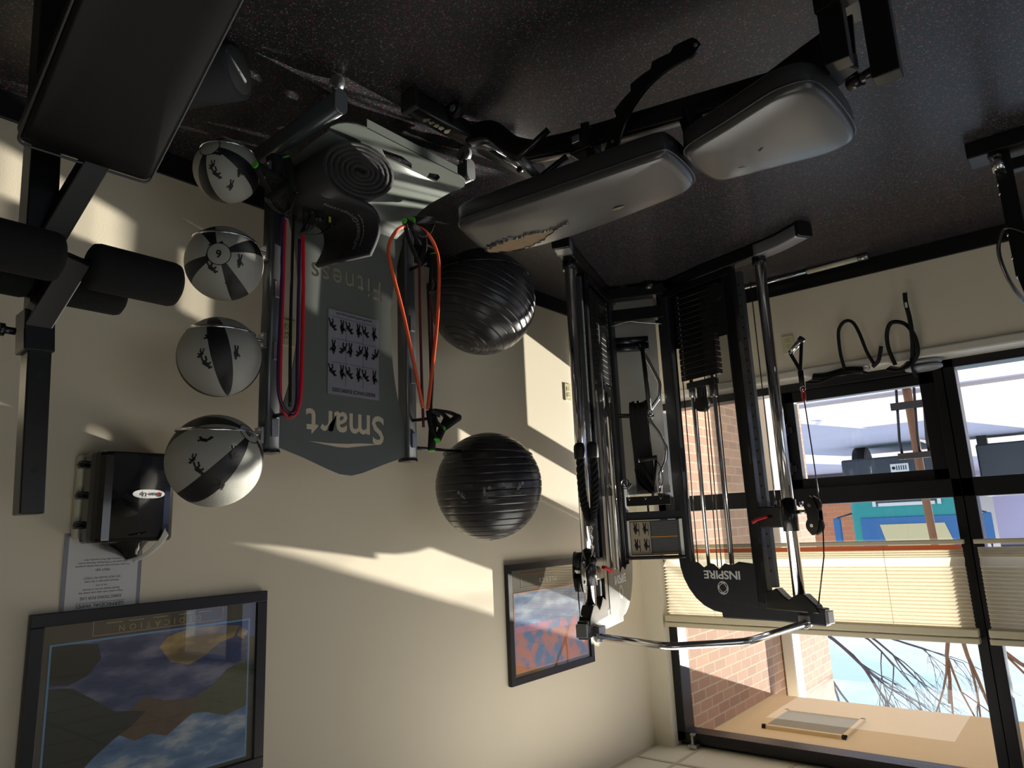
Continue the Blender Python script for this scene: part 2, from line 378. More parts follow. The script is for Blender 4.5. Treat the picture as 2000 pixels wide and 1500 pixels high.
# ================================================================== ROOM
XW, YW, H = 2.6, 4.5, 2.98
X0, Y0 = -4.6, -4.4
GZ = 4.74                       # glass plane
st(B((X0, Y0, -0.1), (XW+.2, YW+.3, 0)), 'floor', FLOOR)
st(B((X0, Y0, H), (XW+.2, 4.86, H+.1)), 'ceiling', CEIL)
g = MB()
for i in range(-8, 5):
    x = 2.30-0.61*(i+8)
    g.bx((x-.012, Y0, H-.004), (x+.012, 4.66, H+.002))
for j in range(16):
    y = 4.30-0.61*j
    g.bx((X0, y-.012, H-.005), (XW, y+.012, H+.002))
g.bx((XW-.03, Y0, H-.006), (XW, 4.6, H+.002))
st(g, 'trim_ceiling_grid', TBAR)
st(B((XW, Y0, 0), (XW+.2, 4.9, H)), 'wall_right', WALL)
wl = B((X0, YW, 0), (XW, 4.86, .60)); st(wl, 'wall_window', WALL)
st(B((2.46, 4.58, .60), (XW, 4.86, H)), 'trim_column', COLUMN)
st(B((X0, 4.70, 2.95), (2.46, 4.86, H+.02)), 'trim_header', BRONZE)
st(B((X0, YW-.015, .60), (2.5, YW+.18, .655)), 'trim_sill', SILLW, bevel=.012, seg=3)
# rear and far-left walls, each with window openings
st(B((X0-.2, Y0, 0), (X0, 4.86, 1.0), (X0-.2, Y0, 2.6), (X0, 4.86, H), (X0-.2, Y0, 1.0), (X0, -1.0, 2.6), (X0-.2, 2.6, 1.0), (X0, 4.86, 2.6)), 'wall_left', WALL)
st(B((X0, Y0-.2, 0), (XW+.2, Y0, H)), 'wall_rear', WALL)
bb = B((XW-.012, Y0, 0), (XW, YW, .1)); st(bb, 'baseboard_right', BASEB, bevel=.004)
st(B((X0, YW-.012, 0), (XW-.012, YW, .1)), 'baseboard_window', BASEB, bevel=.004)
# window frames --------------------------------------------------------
def window(n, xa, xb, case):
    F = MB(); y0, y1 = 4.66, 4.80; zb, zt = .655, 2.95
    F.bx((xa, y0, zb), (xa+.05, y1, zt)); F.bx((xb-.06, y0, zb), (xb, y1, zt))
    F.bx((xa, y0, zt-.06), (xb, y1, zt)); F.bx((xa, y0, zb), (xb, y1, zb+.05)); F.bx((xa, y0, 1.33), (xb, y1, 1.435))
    fr = st(F, 'window_%d' % n, BRONZE, bevel=.004)
    gl = MB()
    gl.bx((xa+.05, GZ+.012, 1.435), (xb-.06, GZ+.016, zt-.06)); 
    if not case: gl.bx((xa+.05, GZ+.012, zb+.05), (xb-.06, GZ+.016, 1.33))
    else: gl.bx((1.56, GZ+.012, zb+.05), (xb-.06, GZ+.016, 1.33)); gl.bx((xa+.13, GZ-.02, .78), (1.44, GZ-.016, 1.27))
    gl.build('glass', GLASS, fr)
    if case:
        k = MB(); k.bx((1.50, y0, zb+.05), (1.56, y1, 1.33)); k.build('frame_bar', BRONZE, fr, bevel=.003)
        k = MB(); a, b, c, d = xa+.05, 1.50, zb+.05, 1.33
        k.bx((a, 4.69, c), (a+.08, 4.76, d)); k.bx((b-.06, 4.69, c), (b, 4.76, d)); k.bx((a, 4.69, c), (b, 4.76, c+.07)); k.bx((a, 4.69, d-.06), (b, 4.76, d))
        sash = k.build('sash', BRONZE, fr, bevel=.003)
        hb = MB()
        for z in (.95, 1.2):
            hb.bx((1.49, 4.66, z-.04), (1.515, 4.69, z+.04)); hb.bx((1.465, 4.665, z-.02), (1.50, 4.69, z+.02))
        hb.build('latch', BLACKM, fr, bevel=.003)
    # operator clip at the top corner
    return fr
window(1, .58, 2.46, True); window(2, -1.28, .58, False); window(3, -3.14, -1.28, False); window(4, -4.6, -3.14, False)
cl = MB(); cl.bx((2.30, 4.60, 2.95), (2.36, 4.655, 2.975)); cl.bx((2.325, 4.61, 2.90), (2.34, 4.63, 2.96)); cl.bx((2.315, 4.62, 2.885), (2.35, 4.64, 2.90))
cl.build('blind_clip', STEEL, bevel=.002, label='small steel blind bracket in the top corner of the window frame', cat='bracket')

def blind(xa, xb, lab):
    r = thing('pleated_blind', ((xa+xb)/2, 4.6, 1.68), lab, 'blind', 'pleated blinds across the windows')
    zb, zt = 1.675, 2.205
    pl = MB(); n = 21; z0, z1 = zb+.03, zt-.075
    vs = []
    for i in range(2*n+1):
        z = z0+(z1-z0)*i/(2*n); k = .016 if i % 2 else -.016
        if i < 10: z = z0+(z1-z0)*(i/(2*n))*.62
        vs += [(xa+.012, 4.60+k, z), (xb-.012, 4.60+k, z)]
    pl.add(vs, [(2*i, 2*i+1, 2*i+3, 2*i+2) for i in range(2*n)], False)
    o = pl.build('pleated_fabric', BLIND, r)
    B((xa, 4.575, zb-.012), (xb, 4.625, zb+.012)).build('bottom_rail', BLINDR, r, bevel=.004)
    tr = B((xa, 4.572, zt-.075), (xb, 4.628, zt-.035), (xa, 4.568, zt-.03), (xb, 4.632, zt)); tr.build('top_rail', BLINDR, r, bevel=.005)
    for q in (.22, .5, .8): c = MB(); c.tube([(xa+(xb-xa)*q, 4.578, zb), (xa+(xb-xa)*q, 4.578, zt-.04)], .0012, 6); c.build('lift_cord', BLINDR, r)
blind(.605, 2.44, 'cream pleated blind behind the cable machine, lit from outside')
blind(-1.25, .56, 'cream pleated blind right of the window mullion')
B((.62, 4.583, 1.69), (2.425, 4.5845, 1.716)).build('fabric_stack', ORANGER, bpy.data.objects['pleated_blind'])

# ================================================================== OUTSIDE
st(B((-60, 4.86, -.3), (60, 90, -.2)), 'ground_asphalt', ASPH)
st(B((-60, 4.86, -.2), (60, 8.2, -.16), (-60, 11.4, -.2), (60, 13.0, -.15)), 'trim_pavement', CONC)
st(B((X0-2, 4.86, 3.0), (3.4, 6.43, 3.35)), 'trim_soffit', SOFF)
st(B((2.44, 4.86, -.3), (2.9, 8.12, 5.5)), 'wall_brick_wing', BRICK)
lid = thing('utility_lid', (-.1, 9.6, -.2), 'flat rectangular lid set in the pavement outside the right pane', 'cover')
B((-.6, 9.0, -.2), (.5, 9.9, -.185)).build('lid_plate', mat('tan_lid', (190, 160, 140), .8), lid); B((-.68, 8.92, -.2), (.58, 9.98, -.19)).build('lid_rim', CONC, lid)
vent = thing('soffit_vent', (1.85, 5.64, 2.99), 'grey perforated vent panel in the tan outside soffit', 'vent')
B((1.58, 5.38, 2.975), (2.16, 5.41, 3.0), (1.58, 5.87, 2.975), (2.16, 5.90, 3.0), (1.58, 5.38, 2.975), (1.61, 5.9, 3.0), (2.13, 5.38, 2.975), (2.16, 5.9, 3.0)).build('vent_frame', SOFF, vent)
B((1.61, 5.41, 2.985), (2.13, 5.87, 2.998)).build('vent_grille', mat('grey_vent_mesh', (150, 146, 128), .8, noise=(160, .35)), vent)
dp = B((2.33, 6.72, -.2), (2.43, 6.92, 4.6)); dp.build('downspout', mat('white_downspout', (214, 214, 210), .5), bevel=.01, label='white square downspout on the outside brick wall', cat='downspout')
ob = thing('brick_building', (9, 34, -.2), 'orange brick building across the street behind the truck', 'building')
B((5.2, 32, -.2), (20, 42, 3.0)).build('brick_wall', BRICKO, ob); B((5.0, 31.9, 3.0), (20.2, 42, 3.15)).build('roof_edge', TDARK, ob)
B((5.2, 31.9, -.2), (20, 32, .5)).build('dark_base', mat('dark_base', (90, 80, 82), .9), ob)
gb = thing('garage_building', (-11, 40, -.2), 'pale lavender building far across the street, seen in the right pane', 'building')
B((-30, 40, -.2), (7.0, 50, 3.2)).build('side_wall', mat('lavender_siding', (196, 192, 214), .8, noise=(1, .04)), gb); B((-30.2, 39.8, 3.2), (7.2, 50, 3.4)).build('roof_edge', TDARK, gb)
dm = thing('dumpster', (1.5, 21, -.2), 'dark green dumpster on the far side of the street', 'dumpster')
B((.75, 20.2, 0), (2.1, 21.8, 1.15)).build('bin', TDARK, dm, bevel=.04); B((.7, 20.1, 1.15), (2.15, 21.9, 1.22)).build('lid', TDARK, dm, bevel=.02)
B((.95, 20.1, .1), (1.08, 20.2, 1.1)).build('yellow_stripe', mat('yellow_paint', (220, 160, 50), .6), dm); [B((a, 20.15, -.2), (a+.2, 20.4, .02)).build('caster', RUBBER, dm) for a in (.8, 1.85)]
st(MB().prism([(-34, 20), (-3.85, 20), (-6.87, 30.4), (-34, 30.4)], lambda u, v, w: V((u, v, -.2+w)), 9.7), 'wall_sun_blocker', mat('lavender_siding', (196, 192, 214), .8))  # unseen block, added and slanted along the sun to shade the second window
# truck, facing the window
tk = thing('box_truck', (3.55, 21, -.2), 'teal and blue truck parked facing the window', 'truck')
tx0, tx1, ty = 2.35, 4.95, 19.6
B((tx0, ty, .75), (tx1, ty+2.2, 3.05)).build('cab', TEAL, tk, bevel=.12, seg=3)
B((tx0+.1, ty+2.3, .6), (tx1-.05, ty+6, 3.0)).build('cargo_body', TDARK, tk, bevel=.05)
B((tx0-.04, ty-.12, .15), (tx1+.04, ty+.2, .75)).build('bumper', TDARK, tk, bevel=.05)
B((tx0+.22, ty-.03, 1.62), (tx1-.22, ty+.02, 2.72)).build('windshield', TBLUE, tk, bevel=.02)
d = MB(); d.add([(2.9, ty-.045, 1.80), (4.3, ty-.045, 1.80), (4.15, ty-.045, 2.45), (2.75, ty-.045, 2.3)], [(0, 1, 2, 3)]); d.build('dash_papers', TCREAM, tk)
d = MB(); gx = 3.65
for a, b, c2, d2 in ((.95, .12, .78, .5),):
    d.bx((gx-.75, ty-.06, .86), (gx+.75, ty-.02, .95)); d.bx((gx-.62, ty-.06, 1.28), (gx+.62, ty-.02, 1.36)); d.bx((gx-.75, ty-.06, .86), (gx-.67, ty-.02, 1.36)); d.bx((gx+.67, ty-.06, .86), (gx+.75, ty-.02, 1.36))
d.build('grille_surround', TWHITE, tk)
B((gx-.67, ty-.05, .95), (gx+.67, ty-.02, 1.28)).build('grille', TDARK, tk)
B((gx-.2, ty-.16, .35), (gx+.2, ty-.13, .55)).build('licence_plate', TWHITE, tk)
d = MB(); [dstroke(d, [(gx-.14+.05*i, .40), (gx-.14+.05*i, .50)], .022, lambda u, v: V((u, ty-.165, v))) for i in range(5)]; ddisc(d, (gx+.13, .45), .04, lambda u, v: V((u, ty-.165, v))); d.build('plate_marks', INK, tk)
for s_ in (-1, 1):
    B((gx+s_*1.0-.14, ty-.06, .95), (gx+s_*1.0+.14, ty-.01, 1.2)).build('headlight', TWHITE, tk, bevel=.03)
    mr = B((gx+s_*1.62-.09, ty-.15, 1.6), (gx+s_*1.62+.09, ty-.05, 2.3)).build('mirror', TBLUE, tk, bevel=.03)
    d = MB(); d.tube([(gx+s_*1.3, ty+.1, 2.5), (gx+s_*1.62, ty-.1, 2.45), (gx+s_*1.62, ty-.1, 2.3)], .02, 6); d.build('mirror_arm', TDARK, tk); d = MB(); d.tube([(gx+s_*1.3, ty+.1, 1.5), (gx+s_*1.62, ty-.1, 1.6)], .02, 6); d.build('mirror_arm', TDARK, tk)
    d = MB(); d.cyl((gx+s_*1.05-.15, ty+.9, .3), (gx+s_*1.05+.15, ty+.9, .3), .5, 28); d.build('tyre', RUBBER, tk)
for i in range(4):
    B((3.0+i*.45, ty-.03, 2.95), (3.12+i*.45, ty+.01, 3.02)).build('marker_light', mat('orange_lamp', (220, 140, 80), .4), tk)
# bicycle rack by the street tree
rk = thing('street_rack', (1.8, 10.9, -.2), 'dark metal slatted rack around the brown street tree', 'rack')
d = MB()
for i in range(5):
    x = 1.56+i*.11
    if abs(x-1.86) < .06: continue
    d.tube([(x-.06, 10.9, -.16), (x, 10.92, .55), (x+.0, 10.98, .8)], .018, 8)
d.build('slat', BRONZE, rk)
B((1.50, 10.88, .02), (2.04, 10.94, .12)).build('cross_rail', BRONZE, rk); B((1.50, 10.88, .72), (2.04, 11.0, .80)).build('top_rail', BRONZE, rk)

def tree(name, base, h, r, dirs, lab, seed, m, depth=5, ln=1.3, spread=.6, fork=3):
    rnd = random.Random(seed); root = thing(name, base, lab, 'tree'); b = V(base)
    tr = MB(); top = b+V((dirs[0]*.4, dirs[1]*.4, h)); tr.tube(smooth([b-V((0, 0, .05)), b+V((dirs[0]*.1, 0, h*.5)), top], 5), r, 10, r2=r*.75); tr.build('trunk', m, root)
    br = MB()
    def go(p, d, l, rad, k):
        pts = [p]; q = p; dd = d.copy()
        for i in range(4):
            dd = (dd+V((rnd.uniform(-.16, .16), rnd.uniform(-.16, .16), rnd.uniform(-.05, .16)))).normalized(); q = q+dd*l/4; pts.append(q)
        br.tube(pts, rad, 5, r2=rad*.62)
        if k <= 0: return
        for i in range(fork if k > 1 else 2):
            nd = (dd+V((rnd.uniform(-1, 1), rnd.uniform(-1, 1), rnd.uniform(-.5, .7)))*spread).normalized()
            go(pts[rnd.choice((2, 3, 4))], nd, l*rnd.uniform(.6, .82), rad*.52, k-1)
    for d in dirs[2]: go(top-V((0, 0, .02)), V(d).normalized(), ln, r*.55, depth)
    br.build('branches', m, root)
tree('street_tree', (1.86, 11.2, -.2), 3.0, .06, (-.2, 0, [(-.35, .1, 1), (-.8, -.2, .9), (.1, .1, 1)]), 'slender brown street tree whose bare branches fork above the blind', 5, BARK, 3, 1.3, .55, 3)
tree('bare_tree', (5.6, 15.0, -.2), 3.4, .085, (-.3, 0, [(-1, .0, .45), (-.9, -.3, .8), (-1, .3, .25), (-.5, 0, 1)]), 'bare tree behind the brick wing with dense fine twigs', 11, BARKG, 5, 1.7, .6, 3)
tree('bare_tree', (-3.2, 12.0, -.2), 3.2, .07, (.2, 0, [(.9, .0, .6), (.3, .3, 1), (-.6, 0, 1)]), 'bare tree at the right edge of the view', 23, BARKG, 4, 1.5, .55, 3)
# ================================================================== LONG WALL: pictures, dispenser, signs, outlets
def wallf(x): return lambda u, v, w=0: V((x-w, u, v))      # u = world Y, v = world Z ; text must run towards -Y
def wtext(mb, s, size, y, z, x, sx=1.0, **k):
    vs, fs = text2d(s, size, **k); mb.add([(x, y-a*sx, z+b) for a, b in vs], fs, False)
def picmat(name, kind):
    m = bpy.data.materials.new(name); m.use_nodes = True; t = m.node_tree; b = t.nodes['Principled BSDF']; n = t.nodes.new; l = t.links.new
    tc = n('ShaderNodeTexCoord'); mp = n('ShaderNodeMapping'); mp.inputs['Scale'].default_value = (1, 3, 9); l(tc.outputs['Object'], mp.inputs[0])
    nz = n('ShaderNodeTexNoise'); nz.inputs['Scale'].default_value = 2.2; nz.inputs['Detail'].default_value = 7; l(mp.outputs[0], nz.inputs[0])
    rp = n('ShaderNodeValToRGB'); l(nz.outputs[0], rp.inputs[0]); el = rp.color_ramp.elements
    cols = {'cloud': [(.42, (52, 66, 104)), (.52, (88, 92, 124)), (.66, (136, 134, 152))], 'sky': [(.35, (70, 104, 146)), (.55, (112, 144, 176)), (.72, (214, 214, 206))],
            'blue': [(.4, (64, 96, 150)), (.55, (110, 140, 178)), (.7, (170, 186, 205))], 'rock': [(.4, (120, 104, 74)), (.55, (176, 150, 96)), (.7, (206, 180, 120))]}[kind]
    el[0].position = cols[0][0]; el[0].color = (*s2l(cols[0][1]), 1); el[1].position = cols[2][0]; el[1].color = (*s2l(cols[2][1]), 1)
    q = el.new(cols[1][0]); q.color = (*s2l(cols[1][1]), 1); l(rp.outputs[0], b.inputs['Base Color']); b.inputs['Roughness'].default_value = .5; return m
PGL = None
def picglass():
    m = bpy.data.materials.new('picture_glass'); m.use_nodes = True; t = m.node_tree; t.nodes.clear(); n = t.nodes.new; l = t.links.new
    tr = n('ShaderNodeBsdfTransparent'); gl = n('ShaderNodeBsdfGlossy'); gl.inputs['Roughness'].default_value = 0.01
    lw = n('ShaderNodeLayerWeight'); lw.inputs[0].default_value = .5; pw = n('ShaderNodeMath'); pw.operation = 'POWER'; pw.inputs[1].default_value = 3.5; l(lw.outputs['Facing'], pw.inputs[0])
    ma = n('ShaderNodeMath'); ma.operation = 'MULTIPLY_ADD'; ma.inputs[1].default_value = .9; ma.inputs[2].default_value = .05; l(pw.outputs[0], ma.inputs[0])
    mx = n('ShaderNodeMixShader'); l(ma.outputs[0], mx.inputs[0]); l(tr.outputs[0], mx.inputs[1]); l(gl.outputs[0], mx.inputs[2])
    o = n('ShaderNodeOutputMaterial'); l(mx.outputs[0], o.inputs[0]); return m
PGL = picglass()
LBLUE = mat('pale_blue_border', (120, 168, 205), .5); PINKB = mat('pale_pink_border', (190, 160, 165), .5); GOLDT = mat('gold_lettering', (176, 160, 96), .5)
DGREEN = mat('dark_forest_print', (50, 52, 38), .6, noise=(40, .3)); MGREEN = mat('olive_forest_print', (92, 94, 62), .6, noise=(50, .35)); BROWNP = mat('brown_mountain_print', (104, 84, 62), .6, noise=(40, .3))
ORB = mat('orange_border', (206, 130, 80), .5); ORL = mat('orange_landscape', (196, 120, 74), .6, mix=((92, 120, 150), 14, .45, .6)); PINKC = mat('pink_cloud_print', (206, 130, 140), .6, mix=((120, 140, 180), 16, .45, .6))
def frame(root, y0, y1, z0, z1, wd, x=XW, dp_=.028):
    for a, b in (((y0, z0), (y1, z0+wd)), ((y0, z1-wd), (y1, z1)), ((y0, z0+wd), (y0+wd, z1-wd)), ((y1-wd, z0+wd), (y1, z1-wd))):
        B((x-dp_, a[0], a[1]), (x-.004, b[0], b[1])).build('frame_rail', FRAMEB, root, bevel=.002)
    B((x-.012, y0+wd*.8, z0+wd*.8), (x-.006, y1-wd*.8, z1-wd*.8)).build('mat_board', MATO, root)
    B((x-.020, y0+wd*.9, z0+wd*.9), (x-.018, y1-wd*.9, z1-wd*.9)).build('glazing', PGL, root)
# big picture: lake landscape, upside as hung (text DEDICATION below)
pr = thing('framed_poster', (XW-.01, 1.2, 1.695), 'large black framed landscape poster captioned DEDICATION', 'picture', None)
y0, y1, z0, z1 = .797, 1.60, 1.697, 2.335
frame(pr, y0, y1, z0, z1, .04)
ax_, bx_, az, bz = 0.865, 1.53, 1.80, 2.275      # image rectangle (y from ax_ right side to bx_)
XI = XW-.0135
def rectp(y_a, z_a, y_b, z_b, m, nm, x=XI):
    k = MB(); k.add([(x, y_a, z_a), (x, y_b, z_a), (x, y_b, z_b), (x, y_a, z_b)], [(0, 1, 2, 3)]); return k.build(nm, m, pr)
k = MB()
for a, b in (((ax_-.006, az-.006), (bx_+.006, az)), ((ax_-.006, bz), (bx_+.006, bz+.006)), ((ax_-.006, az), (ax_, bz)), ((bx_, az), (bx_+.006, bz))): k.bx((XI-.0005, *a), (XI, *b))
k.build('border_line', LBLUE, pr)
def pic(u, v): return (XI-.0007, bx_-(bx_-ax_)*u, az+(bz-az)*v)   # u: 0 left of the picture as hung
def poly(pts, m, nm, d=0.0):
    k = MB(); k.add([V(pic(*p))-V((d, 0, 0)) for p in pts], [tuple(range(len(pts)))]); k.build(nm, m, pr)
poly([(0, 0), (1, 0), (1, .52), (0, .52)], picmat('poster_lake_water', 'cloud'), 'printed_lake')
poly([(0, .52), (1, .52), (1, 1), (0, 1)], picmat('poster_sky', 'sky'), 'printed_sky')
poly([(0, .3), (.12, .34), (.2, .44), (.34, .52), (.44, .56), (.36, .60), (.24, .62), (.12, .68), (0, .64)], MGREEN, 'printed_shore', .0003)
poly([(.30, .50), (.45, .48), (.56, .42), (.64, .50), (.78, .56), (.70, .62), (.60, .70), (.52, .68), (.44, .72), (.30, .60)], BROWNP, 'printed_mountain', .0004)
poly([(.55, .52), (.70, .48), (.82, .36), (.90, .28), (1, .26), (1, .98), (.88, .86), (.78, .74), (.70, .66), (.62, .60)], DGREEN, 'printed_forest', .0005)
poly([(.80, .02), (.92, .0), (1, .0), (1, .24), (.92, .26), (.84, .22), (.78, .12)], DGREEN, 'printed_dark_boulder', .0005)
poly([(.05, .03), (.16, .01), (.34, .0), (.46, .04), (.50, .10), (.44, .22), (.34, .26), (.26, .22), (.18, .14), (.09, .11)], picmat('poster_rock', 'rock'), 'printed_rocks', .0005)
poly([(0, .08), (.05, .04), (.07, .1), (.03, .14)], picmat('poster_rock_small', 'rock'), 'printed_stone', .0005)
k = MB()
for a, b in (((.98, 1.737), (1.425, 1.739)), ((.98, 1.783), (1.425, 1.785)), ((.98, 1.737), (.982, 1.785)), ((1.423, 1.737), (1.425, 1.785))): k.bx((XI-.0005, *a), (XI, *b))
k.build('caption_border', PINKB, pr)
k = MB(); wtext(k, 'DEDICATION', .028, 1.20, 1.768, XI-.0006, space=1.9)
for a in (1.02, 1.09, 1.17, 1.26, 1.33): k.bx((XI-.0007, a, 1.7465), (XI-.0005, a+.05, 1.7495))
k.build('caption_lettering', GOLDT, pr)
# smaller picture
pr = thing('framed_poster', (XW-.01, 3.47, 1.697), 'smaller black framed poster by the corner with a window reflected in its glass', 'picture', None)
y0, y1, z0, z1 = 3.067, 3.88, 1.697, 2.33
frame(pr, y0, y1, z0, z1, .036); ax_, bx_, az, bz = 3.13, 3.82, 1.86, 2.27
def pic(u, v): return (XI-.0007, bx_-(bx_-ax_)*u, az+(bz-az)*v)
poly([(0, 0), (1, 0), (1, .42), (0, .42)], picmat('poster_blue_wash', 'blue'), 'printed_water'); poly([(0, .42), (1, .42), (1, .56), (0, .62)], PINKC, 'printed_clouds'); poly([(0, .56), (1, .50), (1, 1), (0, 1)], ORL, 'printed_canyon', .0002)
k = MB()
for a, b in (((ax_-.006, az-.006), (bx_+.006, az)), ((ax_-.006, bz), (bx_+.006, bz+.006)), ((ax_-.006, az), (ax_, bz)), ((bx_, az), (bx_+.006, bz)), ((3.2, 1.757), (3.7, 1.759)), ((3.2, 1.83), (3.7, 1.832)), ((3.2, 1.757), (3.202, 1.83)), ((3.698, 1.757), (3.7, 1.83))): k.bx((XI-.0005, *a), (XI, *b))
k.build('border_line', ORB, pr)
k = MB(); wtext(k, 'PLEDGE', .034, 3.45, 1.80, XI-.0006, space=1.6); k.build('caption_lettering', WHITEI, pr)

# towel dispenser
ds = thing('towel_dispenser', (2.5, 1.04, 1.19), 'glossy black towel dispenser on a cream back plate on the wall', 'dispenser')
yb0, yb1, zb0, zb1 = .905, 1.175, 1.195, 1.49
B((XW-.035, .892, 1.20), (XW-.002, 1.18, 1.475)).build('back_plate', CREAMP, ds, bevel=.012, seg=3)
k = MB(); pf = []
for i in range(13):
    a = PI*i/12; ca, sa = math.cos(a), math.sin(a)
    pf.append(((yb0+yb1)/2+(yb1-yb0)/2*math.copysign(abs(ca)**.35, ca), XW-.035-.115*abs(sa)**.45))
k.prism([(yb0, XW-.035)]+[(a, b) for a, b in reversed(pf)]+[(yb1, XW-.035)], lambda u, v, w: V((v, u, zb0+w)), zb1-zb0)
k.build('cover', DARKP, ds, bevel=.014, seg=3)
k = MB(); ca, sb = V((XW-.075, 1.045, zb1-.005)), V((XW-.095, 1.055, 1.55))
k.lathe([(.001, .0), (.085, .0), (.07, .012), (.045, .03), (.026, .05), (.02, .062), (.001, .062)], ca, (sb-ca), 24); k.build('feed_cone', DARKP, ds)
k = MB(); k.add(smooth([(XW-.10, 1.055, 1.548), (XW-.13, 1.085, 1.535), (XW-.155, 1.115, 1.495), (XW-.162, 1.135, 1.455)], 4), []); pts = smooth([(XW-.10, 1.055, 1.552), (XW-.135, 1.085, 1.53), (XW-.157, 1.115, 1.495), (XW-.162, 1.132, 1.46)], 4)
k = MB(); vs = []
for i, p in enumerate(pts):
    wdt = .004+.009*i/len(pts)
    for j, s_ in enumerate((-1, -.3, .3, 1)): vs.append(p+V((.004*(j % 2), s_*wdt*.6, s_*wdt)))
k.add(vs, [(4*i+j, 4*i+j+1, 4*i+j+5, 4*i+j+4) for i in range(len(pts)-1) for j in range(3)], True)
sheet = k.build('towel_tail', TISSUE, ds); md = sheet.modifiers.new('solid', 'SOLIDIFY'); md.thickness = .0015
for z in (1.235, 1.335, 1.43): B((XW-.06, .890, z-.012), (XW-.03, .912, z-.004), (XW-.06, .890, z+.004), (XW-.03, .912, z+.012), (XW-.055, .885, z-.004), (XW-.035, .905, z+.004)).build('hinge', BLACKM, ds, bevel=.002)
k = MB(); k.cyl((XW-.06, 1.172, 1.345), (XW-.06, 1.186, 1.345), .016, 20); k.build('lock_button', BLACKM, ds)
k = MB(); lx = XW-.1515
k.prism([(1.07+.052*math.copysign(abs(math.cos(a))**.75, math.cos(a)), 1.335+.0145*math.sin(a)) for a in [2*PI*i/28 for i in range(28)]], lambda u, v, w: V((lx-w, u, v)), .002); k.build('brand_label', WHITEI, ds)
k = MB(); wtext(k, 'Klean-Up', .019, 1.077, 1.337, lx-.0026, off=.01, shear=.2); k.build('label_lettering', INK, ds)
k = MB(); sp = []
for i in range(16): a = 2*PI*i/16; r_ = .011 if i % 2 == 0 else .004; sp.append((1.104+r_*math.cos(a), 1.336+r_*math.sin(a)))
dpoly(k, sp, lambda u, v: V((lx-.0023, u, v))); k.build('label_star', REDP, ds)
# laminated instruction sheet
sg = thing('instruction_sheet', (XW-.005, 1.0, 1.46), 'laminated germicidal wipes directions taped to the wall above the picture', 'sign')
B((XW-.003, .880, 1.455), (XW-.001, 1.125, 1.702)).build('lamination', LAMIN, sg); B((XW-.0035, .893, 1.462), (XW-.0031, 1.112, 1.700)).build('paper', PAPER, sg)
k = MB(); X_ = XW-.0042
for s_, sz, z in (('GERMICIDAL WIPES', .017, 1.687), ('DIRECTIONS FOR USE', .013, 1.663), ('Wipe surface with wipe until visibly wet', .0085, 1.647), ('Should remain wet for 2 minutes', .0085, 1.637), ('Let air dry', .0085, 1.625), ('Discard used wipe in the trash', .0085, 1.612), ('DO NOT FLUSH IN TOILET', .0095, 1.600), ('FIRST AID', .0105, 1.575),
                 ('If in eyes: hold eye open and rinse slowly and gently', .008, 1.562), ('with water for 15-20 minutes. Remove contact', .008, 1.552), ('if present, after first 5 minutes, then', .008, 1.542)):
    wtext(k, s_, sz, 1.0, z, X_)
k.bx((X_-.0002, .925, 1.6775), (X_, 1.075, 1.6785)); k.build('lettering', INK, sg)
# outlets
def outlet(c, face, lab, grp=None):
    o = thing('wall_outlet', c, lab, 'outlet', grp); c = V(c)
    R = {'x': Matrix.Identity(3), 'y': Matrix.Rotation(PI/2, 3, 'Z')}[face]   # 'x' faces -X ; 'y' faces -Y
    def bb_(a, b, m, nm, bev=.001):
        q = MB(); a = V(a); b = V(b); q.box(c+R@((a+b)/2), (abs(b.x-a.x), abs(b.y-a.y), abs(b.z-a.z)), R); return q.build(nm, m, o, bevel=bev)
    bb_((-.006, -.036, -.058), (0, .036, .058), IVORY, 'cover_plate', .002)
    for z in (-.02, .02):
        s_ = bb_((-.008, -.017, z-.014), (-.005, .017, z+.014), IVORY, 'socket', .004)
        q = MB()
        for dy in (-.006, .006): q.box(c+R@V((-.0082, dy, z+.003)), (.0006, .002, .008), R)
        q.build('slot', INK, s_)
        q = MB(); q.cyl(c+R@V((-.0078, 0, z-.007)), c+R@V((-.0084, 0, z-.007)), .0022, 10); q.build('ground_hole', INK, s_)
    q = MB(); q.cyl(c+R@V((-.006, 0, 0)), c+R@V((-.0075, 0, 0)), .003, 10); q.build('screw', STEEL, o)
outlet((XW-.001, 3.79, .635), 'x', 'ivory outlet on the long wall between the exercise balls and the cable machine')
outlet((XW-.001, 1.68, .628), 'x', 'ivory outlet on the long wall hidden partly behind the resistance bands')
outlet((1.367, YW-.001, .43), 'y', 'ivory outlet under the window sill')

